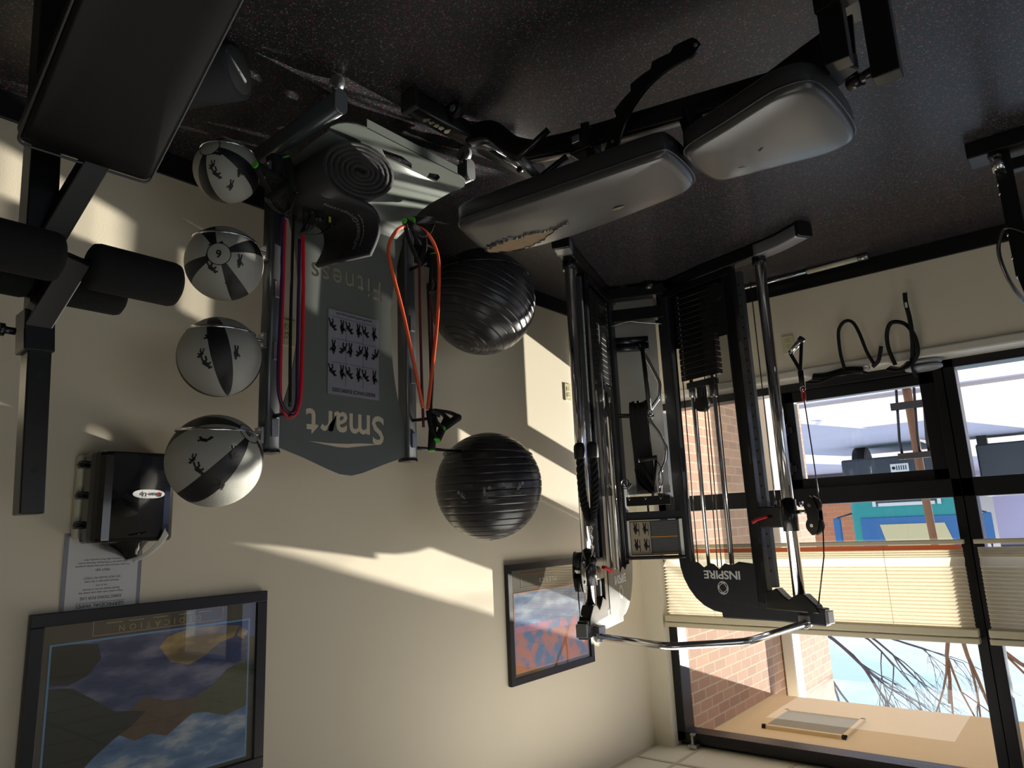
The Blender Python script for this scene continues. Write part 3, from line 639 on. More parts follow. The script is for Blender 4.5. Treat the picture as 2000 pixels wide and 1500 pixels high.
# ================================================================== SMART FITNESS RACK
RX, RYa, RYb, RT = 2.10, 1.295, 1.915, 1.217
rk = thing('fitness_rack', (RX, 1.6, 0), 'wheeled sage and black fitness accessory rack with cut-out Smart Fitness panel', 'rack')
for y, ext in ((RYa, 0), (RYb, .0)):
    k = MB(); k.rect([(RX, y, .10), (RX, y, RT)], .055, .062, up=(1, 0, 0), rad=.012); k.build('post', GUNM, rk)
    k = MB(); k.rect([(RX, y, RT-.004), (RX, y, RT+.006)], .058, .066, up=(1, 0, 0), rad=.012); k.build('post_cap', BLACKM, rk)
    k = MB(); k.rect([(2.42, y, .115), (1.70, y-.02, .115)], .045, .085, rad=.02); leg = k.build('leg', GUNM, rk)
    k = MB(); k.rect([(1.70, y-.02, .115), (1.692, y-.02, .115)], .047, .087, rad=.02); k.build('end_cap', SILV, leg)
    for x in (1.735, 2.38):
        c_ = MB(); c_.cyl((x, y-.022, .03), (x, y+.002, .03), .03, 24); w_ = c_.build('caster_wheel', SILV if x < 2 else RUBBER, rk)
        c_ = MB(); c_.cyl((x, y-.018, .05), (x, y-.018, .078), .012, 12); c_.bx((x-.014, y-.026, .03), (x+.014, y-.022, .07)); c_.bx((x-.014, y+.004, .03), (x+.014, y+.008, .07)); c_.bx((x-.014, y-.026, .062), (x+.014, y+.008, .07)); c_.build('caster_fork', CHROME, w_)
    for z in (.66, .88, 1.14):
        B((RX-.04, y-.012 if y == RYa else y-.01, z-.03), (RX-.031, y+.012, z+.03)).build('bolt_plate', STEEL, rk, bevel=.002)
# panel (vertical part, with lettering cut out) in the plane x = 2.085
def side(t, s_):   # concave half width at height t(0..1)
    return 0
PX = 2.085
pan = []
ym = (RYa+RYb)/2
def hw(z):      # half width of the panel at height z
    if z > 1.1: return .285-(.0)*(z-1.1)
    t = (z-.30)/.8; return .215+.07*abs(2*t-1)**2.2 if t > 0.5 else .215+.07*abs(2*t-1)**2.0
N_ = 28
left = [(ym-hw(.30+(.86*i/N_)), .30+.86*i/N_) for i in range(N_+1)]
right = [(ym+hw(.30+(.86*i/N_)), .30+.86*i/N_) for i in range(N_+1)]
top = [(ym-.285, 1.20), (ym-.18, 1.232), (ym-.08, 1.268), (ym-.03, 1.283), (ym+.02, 1.287), (ym+.07, 1.276), (ym+.18, 1.238), (ym+.285, 1.205)]
outline = left+top+list(reversed(right))
k = MB(); k.prism(outline, lambda u, v, w: V((PX+w, u, v)), .004)
pobj = k.build('panel', SAGE, None)
def cutter(s_, size, y, z, sx=1, off=.03, **kk):
    q = MB(); vs, fs = text2d(s_, size, off=off, **kk)
    n = len(vs); P = [(PX-.02, y-a*sx, z+b) for a, b in vs]+[(PX+.02, y-a*sx, z+b) for a, b in vs]
    # boundary edges
    ec = {}
    for fc in fs:
        for a, b in zip(fc, fc[1:]+fc[:1]): ec[(a, b)] = 1
    sides = [(a, b) for (a, b) in ec if (b, a) not in ec]
    q.add(P, [tuple(fc) for fc in fs]+[tuple(i+n for i in reversed(fc)) for fc in fs]+[(b, a, a+n, b+n) for a, b in sides], False); return q
def letters(s_, size, y, z, sx, off, gap):
    out = []; u = 0; adv = []
    for ch in s_:
        vs, fs = text2d(ch, size, off=off, align='LEFT'); a = [p[0] for p in vs]; adv.append((u-min(a)*sx, ch)); u += (max(a)-min(a))*sx+gap
    tot = u-gap
    for u0, ch in adv:
        vs, fs = text2d(ch, size, off=off, align='LEFT'); out.append((vs, fs, u0-tot/2))
    return [(vs, fs, y-u0, z, sx) for vs, fs, u0 in out]
def cut_letter(vs, fs, y, z, sx):
    q = MB(); P = [(PX-.02, y-a*sx, z+b) for a, b in vs]+[(PX+.02, y-a*sx, z+b) for a, b in vs]; n = len(vs); ec = {}
    for fc in fs:
        for a, b in zip(fc, fc[1:]+fc[:1]): ec[(a, b)] = 1
    q.add(P, [tuple(fc) for fc in fs]+[tuple(i+n for i in reversed(fc)) for fc in fs]+[(b, a, a+n, b+n) for (a, b) in ec if (b, a) not in ec], False); return q
sw = [(.16, 1.163), (.10, 1.172), (.04, 1.180), (.0, 1.186), (-.04, 1.186), (-.08, 1.182), (-.17, 1.172), (-.08, 1.174), (.0, 1.172), (.06, 1.166)]
c2 = MB(); c2.prism([(ym+a, z) for a, z in sw], lambda u, v, w: V((PX-.02+w, u, v)), .04)
cuts = [c2]
for a in letters('Smart', .150, ym, 1.105, .95, .022, .006)+letters('Fitness', .118, ym, .545, .9, .008, .014): cuts.append(cut_letter(*a))
for q in cuts:
    co = q.build('cutter', SAGE, None); 
    for solver, jit in (('EXACT', 0), ('FAST', 0), ('EXACT', .0007), ('FAST', .0007), ('FAST', -.0011), ('EXACT', -.0013), ('FAST', .002)):
        co.location.z += jit; md = pobj.modifiers.new('cut', 'BOOLEAN'); md.object = co; md.operation = 'DIFFERENCE'; md.solver = solver
        bpy.context.view_layer.update(); me = bpy.data.meshes.new_from_object(pobj.evaluated_get(bpy.context.evaluated_depsgraph_get())); pobj.modifiers.clear()
        A0 = sum(p.area for p in pobj.data.polygons if abs(p.normal.x) > .9); A1 = sum(p.area for p in me.polygons if abs(p.normal.x) > .9)
        if A0-.03 < A1 < A0-5e-4: pobj.data = me; break
    bpy.data.objects.remove(co)
pobj.parent = rk; pobj.matrix_parent_inverse = wm(rk).inverted(); pobj.name = 'cutout_panel'; pobj['label'] = 'sage metal panel with Smart Fitness cut out'
# lower sweep of the panel and the tray between the legs
k = MB(); prof = [(PX+.002, .30), (PX-.01, .25), (PX-.045, .205), (PX-.10, .180), (PX-.16, .168), (1.80, .160)]
ws = [.285, .30, .30, .30, .30, .30]; vs = []
for (x, z), h_ in zip(prof, ws): vs += [(x, ym-h_, z), (x, ym+h_, z)]
k.add(vs, [(2*i, 2*i+1, 2*i+3, 2*i+2) for i in range(len(prof)-1)], True); o = k.build('panel_sweep', SAGE, rk); md = o.modifiers.new('s', 'SOLIDIFY'); md.thickness = .004
k = MB(); pts = []
for cy, a0 in ((ym+.235, 0), (ym-.235, 180)):
    for i in range(9): a = math.radians(a0-90+i*22.5)+0; pts.append((cy+.075*math.cos(a), 1.775+.075*math.sin(a)))
holes = MB()
k.prism(pts, lambda u, v, w: V((v, u, .158+w)), .005); tray = k.build('tray', SAGE, None)
for hy, hl in ((ym+.165, .032), (ym-.02, .085)):
    q = MB(); q.prism([(hy-hl, 1.765), (hy-hl*.4, 1.800), (hy+hl, 1.79), (hy+hl*.7, 1.762), (hy, 1.750)], lambda u, v, w: V((v, u, .14+w)), .05); co = q.build('cutter', SAGE, None)
    md = tray.modifiers.new('cut', 'BOOLEAN'); md.object = co; md.operation = 'DIFFERENCE'; md.solver = 'EXACT'
    bpy.context.view_layer.update(); me = bpy.data.meshes.new_from_object(tray.evaluated_get(bpy.context.evaluated_depsgraph_get())); tray.modifiers.clear(); tray.data = me; bpy.data.objects.remove(co)
tray.parent = rk; tray.matrix_parent_inverse = wm(rk).inverted(); tray.name = 'base_tray'
B((1.700, ym-.22, .125), (1.704, ym+.22, .162)).build('tray_lip', SAGE, rk, bevel=.001)
# exercise poster stuck on the panel
ps = thing('exercise_chart', (PX-.003, 1.63, .67), 'laminated resistance exercises chart stuck on the rack panel', 'poster')
B((PX-.0035, 1.515, .675), (PX-.001, 1.752, .995)).build('chart_sheet', LAMIN, ps)
k = MB(); X_ = PX-.0042
wtext(k, 'RESISTANCE EXERCISES', .019, 1.634, .977, X_, off=.02); wtext(k, 'www.PrismFitnessGroup.com', .014, 1.634, .687, X_, off=.01)
fnp = lambda u, v: V((X_, 1.634-u, v))
for r_, z in enumerate((.885, .795, .712)):
    for c_ in range(6): man(k, ((-.095+.038*c_), z), .062, fnp, (r_+c_) % 2, 1 if c_ % 2 else -1)
    k.bx((X_-.0002, 1.53, z-.011), (X_, 1.74, z-.010))
for dy in (-.04, .04): k.bx((X_-.0002, 1.634+dy, .70), (X_, 1.635+dy, .96))
k.build('chart_print', INK, ps)

# ball hoops + balls ------------------------------------------------------
def hoop(c, R_, y_post, lab=None, n=None):
    c = V(c); k = MB(); n = n or V((.06, 0, 1))
    k.tube(circ(c, n, R_, 40), .0055, 8, closed=True); h = k.build('ball_hoop', CHROME if R_ < .2 else BLACKM, rk)
    a = MB(); sgn = -1 if c.y < y_post else 1
    a.tube([V((RX, y_post, c.z-.005)), V((RX, c.y-sgn*R_*.98, c.z))], .006, 8); a.build('hoop_arm', CHROME if R_ < .2 else BLACKM, rk)
    if R_ < .2:
        B((RX-.02, y_post-.040, c.z-.028), (RX+.02, y_post-.028, c.z+.028)).build('arm_bracket', STEEL, rk, bevel=.002)
        for dz in (-.018, .018): q = MB(); q.cyl((RX-.012, y_post-.043, c.z+dz), (RX-.012, y_post-.036, c.z+dz), .006, 8); q.build('bolt', CHROME, rk)
def medball(c, r, num, ax, tw, lab):
    c = V(c); root = thing('medicine_ball', (c.x, c.y, c.z-r), lab, 'medicine ball', 'medicine balls on the rack hoops')
    k = MB(); ax = V(ax).normalized(); e1 = V((0, 0, 1)).cross(ax).normalized(); e2 = ax.cross(e1); NU, NV = 80, 40; vs = []
    for i in range(NV+1):
        th = PI*i/NV
        for j in range(NU):
            ph = 2*PI*j/NU+tw; vs.append(c+r*(ax*math.cos(th)+(e1*math.cos(ph)+e2*math.sin(ph))*math.sin(th)))
    for i in range(NV):
        for j in range(NU):
            j2 = (j+1) % NU; k.mi = 1 if (j % 20) < 6 else 0
            k.add([], []); k.f.append((i*NU+j, (i+1)*NU+j, (i+1)*NU+j2, i*NU+j2)); k.m.append(k.mi); k.sm.append(True)
    k.v = vs; k.build('ball_shell', [MEDG, MEDK], root)
    fn = sph(c, r+.0012, ax, (0, 0, 1))
    d = MB(); 
    for a0 in range(5): ddisc(d, (0, 0), .034-.0068*a0, fn, 28, inner=.034-.0068*(a0+1) if a0 < 4 else 0)
    d.build('valve_patch', MEDG, root)
    d = MB(); ddisc(d, (0, 0), .037, fn, 32, inner=.034); d.build('patch_ring', INK, root)
    if num: d = MB(); dtext(d, num, .034, (0, 0), sph(c, r+.002, ax, (0, 0, 1)), off=.03); d.build('weight_number', INK, root)
    vw = (V((0, 0, 1.5))-c).normalized()
    for i, (du, dv, h) in enumerate(((-.35, -.15, .05), (.38, .25, .055), (.3, -.45, .045), (-.2, .55, .045), (.75, 0, .04))):
        a = (vw+V((0, -1, 0))*du+V((0, 0, 1))*dv).normalized()
        d = MB(); man(d, (0, -h*.4), h, sph(c, r+.001, a, (0, 0, 1)), i, 1 if i % 2 else -1); d.build('exercise_figure', INK, root)
    return root
MBALLS = [((RX, 1.112, 1.254), .143, '10', (-.8, .35, -.55), 0.55, 'largest grey and black medicine ball, on the top hoop marked 10'),
          ((RX, 1.114, .923), .128, '', (.1, -.2, -1), 1.3, 'grey medicine ball on the second hoop from the top'),
          ((RX, 1.116, .605), .122, '6', (-.75, -.55, .10), .2, 'grey medicine ball on the third hoop with its number 6 facing out'),
          ((RX, 1.111, .275), .106, '', (-.45, -.85, -.35), 1.0, 'smallest grey medicine ball, lowest on the rack and partly sunlit')]
for c_, r_, nm, ax, tw, lab in MBALLS:
    medball(c_, r_, nm, ax, tw, lab)
    hoop((c_[0], c_[1], c_[2]-r_*.62), r_*.80, RYa)
def exball(c, r, ax, lab, nr, prints):
    c = V(c); root = thing('exercise_ball', (c.x, c.y, c.z-r), lab, 'exercise ball', 'charcoal exercise balls beside the rack')
    prof = []; ths = [PI*i/90 for i in range(91)]; gs = [PI*(i+.5)/nr for i in range(1, nr-1)]
    ths = [(t, 0) for t in ths if all(abs(t-q) > .014 for q in gs)]
    for q in gs: ths += [(q-.011, 0), (q-.0035, .0028), (q+.0035, .0028), (q+.011, 0)]
    for th, g_ in sorted(ths): prof.append((max(1e-4, (r-g_)*math.sin(th)), (r-g_)*math.cos(th)))
    k = MB(); k.lathe(prof, c, ax, 72); k.build('ball_skin', BALLB, root)
    q = V(ax).normalized(); k = MB(); k.cyl(c+q*(r-.003), c+q*(r+.002), .009, 16); k.build('valve_plug', INKG, root)
    if prints:
        vw = (V((0, 0, 1.5))-c); vw.z = 0; vw.normalize()
        for i, (du, dv) in enumerate(((.62, .02), (.36, .03), (-.08, .08), (-.52, .16))):
            d = MB(); s_ = V((0, 0, 1)).cross(vw); a = (vw-s_*du+V((0, 0, dv+.06))).normalized(); fn = sph(c, r+.001, a, (0, 0, 1))
            man(d, (0, -.012), .045, fn, i+1, 1 if i % 2 else -1); ddisc(d, (.022 if i % 2 else -.022, -.010), .0085, fn, 12)
            for j in range(3): dstroke(d, [(-.016, .03+j*.003), (.016, .03+j*.003)], .0009, fn)
            d.build('exercise_figure', INKG, root)
exball((2.19, 2.50, 1.30), .248, (.03, .05, 1), 'charcoal exercise ball held in the upper hoop with printed figures', 22, True)
exball((2.24, 2.56, .375), .268, (.185, -.41, .90), 'charcoal exercise ball low beside the bench with fine ridges', 22, False)
k = MB(); k.tube(circ((2.19, 2.50, 1.30-.145), (.02, -.04, 1), .206, 48), .006, 8, closed=True); k.build('ball_hoop', BLACKM, rk)
k = MB(); k.tube([(RX, RYb, 1.165), (2.17, 2.30, 1.15)], .007, 8); k.build('hoop_arm', BLACKM, rk)
k = MB(); k.tube(circ((2.24, 2.56, .24), (0, 0, 1), .236, 48), .006, 8, closed=True); k.build('ball_hoop', BLACKM, rk)
k = MB(); k.tube([(RX, RYb, .25), (2.17, 2.34, .24)], .007, 8); k.build('hoop_arm', BLACKM, rk)

# rolled exercise mat, axis across (X), tail up against the panel --------------
mt = thing('exercise_mat', (1.85, 1.5, .165), 'thick black exercise mat rolled at the foot of the rack with its tail curling up', 'mat')
cy_, cz_ = 1.41, .285; pts = []; NT = 150
for i in range(NT+1):
    a = PI+2*PI*6.0*(1-i/NT); q_ = .12+.88*i/NT; A_, B_ = .155*q_, .098*q_; u_, v_ = A_*math.cos(a), B_*math.sin(a); t_ = -.33
    pts.append((cy_+u_*math.cos(t_)-v_*math.sin(t_), cz_+u_*math.sin(t_)+v_*math.cos(t_)))
tail = [V((0, a, b)) for a, b in (pts[-1], (1.285, .375), (1.34, .396), (1.41, .398), (1.455, .405), (1.48, .432), (1.484, .48), (1.468, .53), (1.445, .578))]
tl = [(p.y, p.z) for p in smooth(tail, 6)][1:]
pth = pts+tl; nsp = len(pts)
k = MB(); th = .0155; xa, xb = 1.76, 2.06
vs = []
for i, (a, b) in enumerate(pth):
    a0, b0 = pth[max(0, i-1)]; a1, b1 = pth[min(len(pth)-1, i+1)]; dx, dy = a1-a0, b1-b0; l = math.hypot(dx, dy) or 1; nx, ny = -dy/l*th/2, dx/l*th/2
    dz = -.012-.03*max(0, (i-nsp)/(len(pth)-nsp)); vs += [(xa, a+nx, b+ny), (xa, a-nx, b-ny), (xb, a-nx, b-ny+dz), (xb, a+nx, b+ny+dz)]
n = len(pth); fs = [(4*i+j, 4*i+(j+1) % 4, 4*i+4+(j+1) % 4, 4*i+4+j) for i in range(n-1) for j in range(4)]+[(0, 3, 2, 1), (4*n-4, 4*n-3, 4*n-2, 4*n-1)]
k.add(vs, fs, True); o = k.build('mat_sheet', RUBBER, mt); o.data.materials[0] = mat('dark_mat_foam', (40, 38, 40), .75, bump=(200, .3, .002))

TP = [pth[i] for i in range(nsp+6, len(pth))]; SL = [0]
for a, b in zip(TP[:-1], TP[1:]): SL.append(SL[-1]+math.hypot(b[0]-a[0], b[1]-a[1]))
def onmat(u, v):      # u reads from the free end down towards the roll, v across the mat
    s_ = max(0, min(SL[-1]-1e-4, SL[-1]-u)); i = max(j for j in range(len(SL)-1) if SL[j] <= s_)
    t_ = (s_-SL[i])/(SL[i+1]-SL[i]); a, b = TP[i], TP[i+1]; dx, dy = b[0]-a[0], b[1]-a[1]; l = math.hypot(dx, dy)
    fx = (.10+v)/.30; dz = -.012-.03*(1-u/SL[-1]); return V((1.86+v, a[0]+dx*t_-dy/l*.0095, a[1]+dy*t_+dx/l*.0095+dz*fx))
d = MB(); vs, fs = text2d('mFitnessGroup.com', .034, align='LEFT', shear=.25, off=.01); d.add([onmat(.035+a, b) for a, b in vs], fs, False)
for i in range(9): dstroke(d, [(.05+.016*i, -.03), (.061+.016*i, -.03)], .005, onmat)
d.build('mat_lettering', mat('pale_print', (150, 150, 152), .6), mt)
# ================================================================== RESISTANCE BANDS ON THE RACK
def band(root, pts, m, r=.0062, nm='tube', n=10): k = MB(); k.tube(smooth(pts, n), r, 10); return k.build(nm, m, root)
def handle(root, c, d, strap_to, ln=.115, dot=True):
    """foam grip centred at c, direction d, with webbing running to strap_to"""
    c = V(c); d = V(d).normalized(); a, b = c-d*ln/2, c+d*ln/2
    k = MB(); k.cyl(a, b, .0155, 20); g_ = k.build('grip', FOAMB, root)
    for e_, s_ in ((a, -1), (b, 1)):
        k = MB(); k.cyl(e_, e_+d*s_*.006, .0125, 18); k.build('end_plug', GREENP if (dot and s_ < 0) else BLACKM, g_)
    k = MB(); S = V(strap_to); side_ = d.cross(S-c).normalized()
    for e_ in (a-d*.004, b+d*.004):
        k.sweep(smooth([e_, e_*.55+S*.45+(e_-c)*.25, S], 5), [(.0115, .0012), (-.0115, .0012), (-.0115, -.0012), (.0115, -.0012)], up=(S-c).cross(side_))
    k.build('strap', WEB, root)
X_ = 2.0
# red tube: one long loop over the lower peg of the near post, handles bunched at the bottom
pg = MB(); pg.tube([(RX-.02, 1.295, 1.10), (1.975, 1.292, 1.104), (1.965, 1.292, 1.118)], .007, 10); pg.build('peg', BLACKM, rk)
pg = MB(); pg.tube([(RX-.02, 1.915, 1.06), (1.975, 1.912, 1.065), (1.965, 1.912, 1.08)], .007, 10); pg.build('peg', BLACKM, rk)
pg = MB(); pg.tube([(RX-.02, 1.915, .42), (1.965, 1.912, .42)], .007, 10); pg.build('peg', BLACKM, rk)
b1 = thing('resistance_band', (1.98, 1.27, .30), 'bright red tube resistance band looped over the peg of the near post', 'resistance band', 'resistance bands on the rack')
band(b1, [(1.985, 1.263, .44), (1.98, 1.258, .70), (1.98, 1.256, 1.0), (1.982, 1.268, 1.085), (1.98, 1.295, 1.116), (1.982, 1.325, 1.085), (1.98, 1.335, 1.0), (1.98, 1.337, .70), (1.985, 1.335, .46)], RED, .0068)
for c_, d_, s_ in (((1.95, 1.18, .315), (.2, .95, .1), (1.975, 1.262, .43)), ((1.94, 1.325, .34), (.1, .3, .9), (1.98, 1.335, .46))): handle(b1, c_, d_, s_)
b2 = thing('resistance_band', (1.96, 1.29, .30), 'dark purple tube resistance band hanging beside the red one', 'resistance band', 'resistance bands on the rack')
band(b2, [(1.97, 1.247, .43), (1.968, 1.245, .7), (1.972, 1.244, 1.0), (1.972, 1.262, 1.08), (1.97, 1.293, 1.104), (1.972, 1.314, 1.06), (1.97, 1.312, .9), (1.97, 1.312, .5)], PURPLE, .0055)
for c_, d_, s_ in (((1.93, 1.25, .30), (0, .35, .9), (1.97, 1.247, .43)), ((1.925, 1.37, .36), (.1, -.1, 1), (1.97, 1.312, .48))): handle(b2, c_, d_, s_)
b3 = thing('resistance_band', (1.96, 1.40, .33), 'black tube resistance band with yellow tagged handles at the near post', 'resistance band', 'resistance bands on the rack')
band(b3, [(1.99, 1.30, .40), (1.988, 1.296, .8), (1.988, 1.30, 1.08)], BLACKM, .0055); handle(b3, (1.95, 1.22, .36), (.1, -.6, .7), (1.985, 1.30, .42)); handle(b3, (1.94, 1.41, .36), (.2, .35, .9), (1.988, 1.33, .47))
for z in (.37, .40): B((1.925, 1.40, z), (1.928, 1.408, z+.02)).build('tag', mat('yellow_tag', (190, 190, 40), .6), b3)
b4 = thing('resistance_band', (1.97, 1.9, .99), 'orange tube resistance band drooping in a long loop from the far post', 'resistance band', 'resistance bands on the rack')
band(b4, [(1.96, 1.868, 1.03), (1.955, 1.83, .90), (1.95, 1.765, .68), (1.945, 1.70, .50), (1.945, 1.69, .42), (1.95, 1.74, .335), (1.95, 1.81, .295), (1.95, 1.89, .295), (1.95, 1.945, .35), (1.95, 1.963, .44), (1.955, 1.953, .65), (1.96, 1.925, .85), (1.965, 1.898, 1.03)], ORANGE, .0072)
for c_, d_, s_ in (((1.955, 1.965, 1.105), (-.1, -.5, .62), (1.965, 1.90, 1.035)), ((1.95, 2.01, 1.075), (-.1, -.85, .45), (1.965, 1.925, 1.03))):
    handle(b4, c_, (-d_[0], -d_[1], -d_[2]), s_)
k = MB(); k.box((1.955, 1.925, 1.045), (.02, .05, .018), Matrix.Rotation(.35, 3, 'X')); k.build('buckle', BLACKM, b4, bevel=.003)
b5 = thing('resistance_band', (1.98, 1.9, .35), 'maroon tube resistance band hanging straight down the far post', 'resistance band', 'resistance bands on the rack')
band(b5, [(1.985, 1.893, 1.10), (1.982, 1.885, .9), (1.98, 1.88, .6), (1.98, 1.882, .42)], MAROON, .0055); band(b5, [(1.985, 1.925, 1.09), (1.99, 1.952, .9), (1.99, 1.955, .65), (1.985, 1.945, .54)], MAROON, .0055)
handle(b5, (1.95, 1.83, .30), (.1, .9, .15), (1.98, 1.882, .43)); handle(b5, (1.97, 1.962, .43), (.1, .25, .9), (1.985, 1.945, .53)); handle(b5, (1.94, 1.87, .255), (0, .9, -.3), (1.975, 1.88, .35))
b6 = thing('resistance_band', (1.98, 1.93, 1.0), 'black handled band hanging upright from the far post next to the orange one', 'resistance band', 'resistance bands on the rack')
handle(b6, (1.97, 1.925, 1.13), (0, .1, -1), (1.97, 1.925, 1.03)); band(b6, [(1.975, 1.928, 1.03), (1.98, 1.932, .8), (1.985, 1.93, .5)], BLACKM, .005)

# foam roller on the floor
fr_ = thing('foam_roller', (1.95, .88, 0), 'dark foam roller lying on the floor by the wall below the incline pad', 'foam roller')
a, b = V((2.30, .74, .082)), V((1.84, 1.0, .082)); k = MB(); dr = (b-a).normalized(); ln = (b-a).length
k.lathe([(.035, 0), (.076, 0), (.082, .008), (.082, ln-.008), (.076, ln), (.035, ln), (.03, 0)], a, dr, 40)
k.build('foam_tube', mat('charcoal_foam_roller', (50, 50, 54), .8, bump=(150, .4, .003)), fr_)
k = MB(); k.lathe([(.003, .002), (.066, .002), (.066, -.003), (.003, -.003)], b, dr, 32); k.build('core_disc', mat('grey_foam_core', (70, 70, 72), .8), fr_)

# ================================================================== FLAT BENCH
bn = thing('weight_bench', (1.0, 1.85, 0), 'black adjustable weight bench with torn back pad in the middle of the floor', 'weight bench')
def pad(outline, z0, z1, mt_, nm, root, puff=.0, R=None, o=None, cap=MATS['black_vinyl']):
    """upholstered pad: rounded outline (local xy), rounded top edge"""
    k = MB(); n = len(outline); c = V((sum(p[0] for p in outline)/n, sum(p[1] for p in outline)/n, 0)); layers = [(.97, z0), (1.0, z0+.006), (1.0, z1-.022), (.985, z1-.010), (.955, z1-.003), (.90, z1), (.5, z1+puff), (.02, z1+puff*1.2)]
    vs = []
    for sc, z in layers:
        for x, y in outline:
            p = V((c.x+(x-c.x)*sc, c.y+(y-c.y)*sc, z)) if sc > .9 else V((c.x+(x-c.x)*sc, c.y+(y-c.y)*sc, z))
            vs.append((R @ p + o) if R else p)
    fs = [tuple(reversed(range(n)))]
    for i in range(len(layers)-1):
        for j in range(n): j2 = (j+1) % n; fs.append((i*n+j, i*n+j2, (i+1)*n+j2, (i+1)*n+j))
    fs.append(tuple((len(layers)-1)*n+j for j in range(n))); k.add(vs, fs, True); return k.build(nm, mt_, root)
def rrect(x0, x1, y0a, y1a, y0b, y1b, r=.03, n=5):
    """rounded trapezoid: at x0 spans y0a..y1a, at x1 spans y0b..y1b"""
    cs = [V((x0, y0a, 0)), V((x1, y0b, 0)), V((x1, y1b, 0)), V((x0, y1a, 0))]; out = []
    for i in range(4):
        p, a, b = cs[i], cs[i-1], cs[(i+1) % 4]; u = (a-p).normalized(); w_ = (b-p).normalized()
        for j in range(n+1):
            t = j/n; q = (p+u*r)*(1-t)**2+2*p*t*(1-t)+(p+w_*r)*t*t; out.append((q.x, q.y))
        m_ = 8 if i in (0, 2) else 4
        e0, e1 = p+w_*r, b+(p-b).normalized()*r
        for j in range(1, m_): q = e0.lerp(e1, j/m_); out.append((q.x, q.y))
    return out
# back pad: thick vinyl, slight slope with the head end lower
sl = .0
backo = [(.80, 1.76), (.83, 1.735), (1.0, 1.718), (1.2, 1.70), (1.38, 1.683), (1.52, 1.672), (1.575, 1.69), (1.61, 1.76), (1.64, 1.84), (1.648, 1.90), (1.62, 1.955), (1.55, 1.995), (1.45, 2.02), (1.3, 2.03), (1.1, 2.025), (.92, 2.015), (.85, 2.0), (.815, 1.955), (.80, 1.86)]
backo = [(p.x, p.y) for p in smooth([V((a, b, 0)) for a, b in backo], 3, closed=True)]
bp_ = pad(backo, .385, .47, VINYLG, 'back_pad', bn, puff=.004); bp_['label'] = 'back pad with split vinyl showing tan foam'
seato = [(.395, 1.70), (.37, 1.76), (.358, 1.90), (.362, 2.03), (.395, 2.075), (.46, 2.085), (.56, 2.065), (.66, 2.045), (.74, 2.03), (.775, 2.0), (.785, 1.92), (.78, 1.83), (.765, 1.79), (.72, 1.765), (.62, 1.735), (.52, 1.70), (.46, 1.685)]
seato = [(p.x, p.y) for p in smooth([V((a, b, 0)) for a, b in seato], 3, closed=True)]
sp_ = pad(seato, .385, .465, VINYLG, 'seat_pad', bn, puff=.006)
# tear in the vinyl: ragged tan foam patch with curled lips
rnd = random.Random(3); up_, lo_ = [], []; nT = 34
for i in range(nT+1):
    t = i/nT; x = 1.625-.37*t; w_ = .056*math.sin(PI*min(1, t*1.15+.06))**.8*(1-t*.35); yc = 1.900+.022*math.sin(t*PI)-.005*t
    up_.append((x, yc+w_+rnd.uniform(-.008, .010))); lo_.append((x, yc-w_+rnd.uniform(-.010, .008)))
k = MB(); zt_ = .4765; vs = []
for a, b in zip(up_, lo_): vs += [(a[0], a[1], zt_), (b[0], b[1], zt_)]
k.add(vs, [(2*i, 2*i+1, 2*i+3, 2*i+2) for i in range(nT)], True); k.build('exposed_foam', FOAMT, bp_)
k = MB()
for line, s_ in ((up_, 1), (lo_, -1)):
    for i in range(nT):
        a, b = V((*line[i], zt_)), V((*line[i+1], zt_)); mdl = (a+b)/2+V((rnd.uniform(-.003, .003), -s_*rnd.uniform(.002, .010), .0045)); o_ = V((0, s_*.006, -.003))
        k.add([a+o_, b+o_, b+V((0, 0, .003)), mdl, a+V((0, 0, .003))], [(0, 1, 2, 3, 4)], False)
k.build('torn_vinyl_edge', VINYLG, bp_)
k = MB(); k.add([(1.10, 1.925, .4775), (1.075, 1.935, .478), (1.05, 1.93, .4775), (1.06, 1.92, .4775), (1.08, 1.917, .4785)], [(0, 1, 2, 3, 4)]); k.build('small_tear', FOAMT, bp_)
def tear(x, y, z, ang, ln, par):
    k = MB(); c_, s_ = math.cos(ang), math.sin(ang); n = 6; vs = []
    for i in range(n+1):
        t = i/n*2-1; w_ = .003*(1-t*t)+.0004; px, py = x+c_*ln/2*t, y+s_*ln/2*t+.002*math.sin(t*4); vs += [(px-s_*w_, py+c_*w_, z), (px+s_*w_, py-c_*w_, z)]
    k.add(vs, [(2*i, 2*i+1, 2*i+3, 2*i+2) for i in range(n)], False); k.build('small_tear', INK, par)
tear(.585, 1.895, .4735, .5, .022, sp_); tear(.665, 1.955, .4735, -.5, .024, sp_)
# piping seams
k = MB(); k.tube([(a, b, .448) for a, b in [((x-1.2)*1.004+1.2, (y-1.85)*1.006+1.85) for x, y in backo]], .0028, 6, closed=True); k.build('piping', VINYLG, bp_)
k = MB(); k.tube([((x-.57)*1.004+.57, (y-1.89)*1.006+1.89, .443) for x, y in seato], .0028, 6, closed=True); k.build('piping', VINYLG, sp_)
B((.86, 1.80, .372), (1.52, 1.92, .385)).build('pad_board', BLACKM, bp_)
